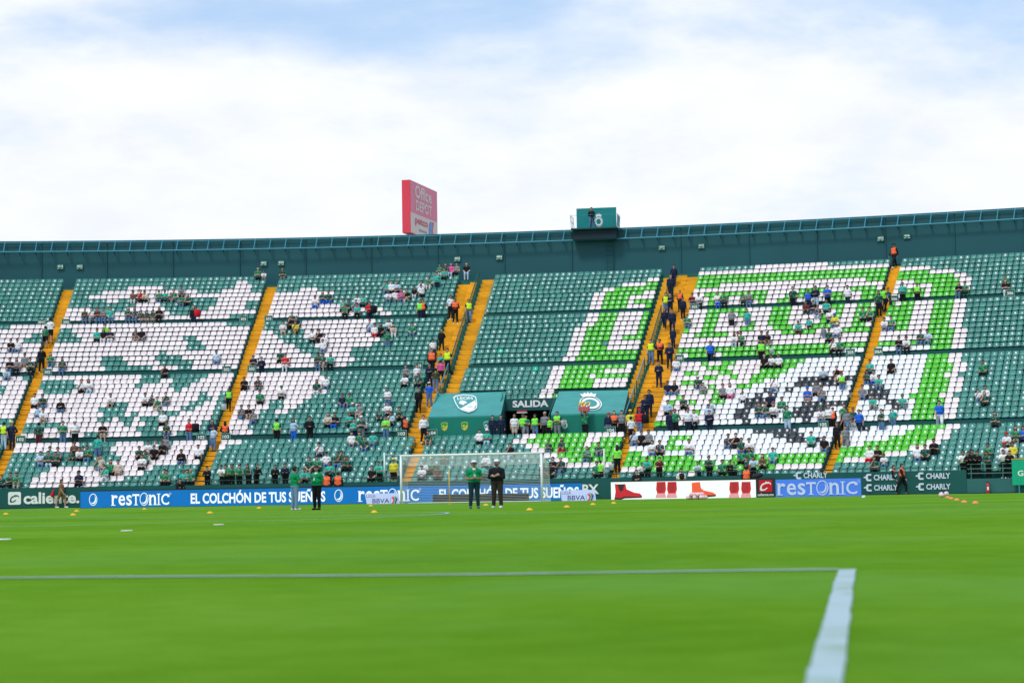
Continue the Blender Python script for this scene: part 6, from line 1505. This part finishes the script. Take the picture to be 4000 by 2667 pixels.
# ------------------------------------------------------------------ things carried in the stand
def carried():
    def at(c, x, y, Y): px, py = cpx(c, x, y); ph, z = solve_px(px, py, Y, 6); return pol(ph, Y, z), ph
    for c, x, y, t, col, lab in (('U3', 478, 990, 4, 'k', 'black delivery backpack worn by the seller in red below section 403'), ('L2', 285, 735, 2, 'k', 'black delivery backpack worn by the seller in red below section 202'), ('L4', 1440, 645, 2, 'k', 'black delivery backpack worn by the seller in a red cap'), ('U2', 362, 1035, 4, 'r', 'red delivery backpack carried along the walkway of section 402')):
        P, ph = at(c, x, y, (WALK[t][0]+WALK[t][1])/2); root = empty('delivery_backpack', P, -ph); tag(root, lab, 'backpack', 'delivery backpacks')
        o = MB(); o.lathe([(.20, -.27), (.25, -.22), (.25, .20), (.20, .27)], 8); o.build('bag', cm(col), root, True); MB().tube([(-.15, .0, .25), (-.22, .05, .0), (-.15, .0, -.2)], .02, 5).build('strap', cm('k'), root)
    for c, x, y, t, lab in (('L4', 630, 690, 2, 'clear plastic bucket held by a vendor in lime beside the oval canopy'), ('U5', 1250, 1480, 3, 'white tall cup tub held by the vendor in lime of section 205'), ('L4', 1107, 1120, 1, 'white bucket on the short stair below the 104 sign'), ('L6', 178, 420, 2, 'white bucket on the stairs by section 206'), ('L2', 568, 530, 2, 'white jug carried by the vendor in lime on the 203 stairs')):
        Y = (WALK[t][0]+WALK[t][1])/2 if c != 'L6' and t > 1 else (TIER[t][6][0] if t > 1 else TIER[1][7][0]); P, ph = at(c, x, y, Y); root = empty('plastic_bucket', P, -ph); tag(root, lab, 'bucket', 'vendor buckets')
        MB().lathe([(.13, -.18), (.16, .16), (.165, .18), (.15, .18)], 12).build('tub', M_WHITE, root, True); MB().tube([(-.16, 0, .16), (-.1, 0, .26), (.1, 0, .26), (.16, 0, .16)], .008, 5).build('handle', M_SFR, root)
    P, ph = at('L4', 838, 530, (WALK[2][0]+WALK[2][1])/2-.1); root = empty('snack_basket', P, -ph); tag(root, 'red basket of colourful snack bags held above a vendor before the oval canopy', 'basket')
    MB().box((-.32, -.2, -.25), (.32, .2, .02)).build('basket', mat('basket_red', (.55, .10, .12), .6, .3, 14), root)
    rnd = random.Random(2)
    for k in range(16):
        q = v(rnd.uniform(-.3, .3), rnd.uniform(-.18, .18), rnd.uniform(.05, .28)); MB().add(*capsule(q, .07, q+v(.03, 0, .08), .05, 8, 3)).build('snack_bag', mat(('snack_yellow', 'snack_gold', 'snack_white')[k % 3], ((.8, .62, .08), (.72, .45, .1), (.8, .76, .6))[k % 3], .4), root, True)
    P, ph = at('L4', 226, 582, (WALK[2][0]+WALK[2][1])/2); root = empty('drinks_tray', P, -ph); tag(root, 'tray of red drinks carried overhead under the SALIDA header', 'tray')
    MB().box((-.30, -.2, -.04), (.30, .2, -.0)).build('tray', M_WHITE, root)
    for k in range(12): MB().lathe([(.035, 0), (.04, .12)], 8, (-.25+.1*(k % 6), -.1+.2*(k//6), .003)).build('cup', mat('cup_red', (.45, .04, .05), .4), root)
    p = at_Y(205, 1925, 113.3); root = empty('red_bag', p); tag(root, 'crumpled red bag dangling from the hand of the man in khaki brown', 'bag'); MB().add(*capsule((0, 0, -.12), .12, (.04, 0, .12), .05)).build('bag', cm('r'), root, True); MB().tube([(.04, 0, .15), (.12, 0, .28), (.16, 0, .3)], .012, 5).build('strap', cm('r'), root)
    p = at_Y(2663, 1858, 112.7); root = empty('video_camera', p); tag(root, 'black video camera in front of the operator in white behind the boot board', 'camera'); MB().box((-.12, -.2, -.16), (.12, .2, .14)).build('camera_body', M_BLACK, root); MB().tube([(0, -.2, 0), (0, -.42, 0)], .09, 12).build('lens', M_BLACK, root); MB().tube([(0, 0, -.16), (0, 0, -p[2])], .03, 6).build('monopod', M_BLACK, root)
    p = at_Y(2960, 1856, 112.7); root = empty('covered_camera', p); tag(root, 'camera under a black rain cover behind the caliente.mx panel', 'camera'); MB().add(*capsule((-.18, 0, -.08), .16, (.16, 0, .02), .13)).build('rain_cover', M_BLACK, root, True); MB().tube([(0, 0, -.1), (0, 0, -p[2])], .03, 6).build('monopod', M_BLACK, root)
carried()
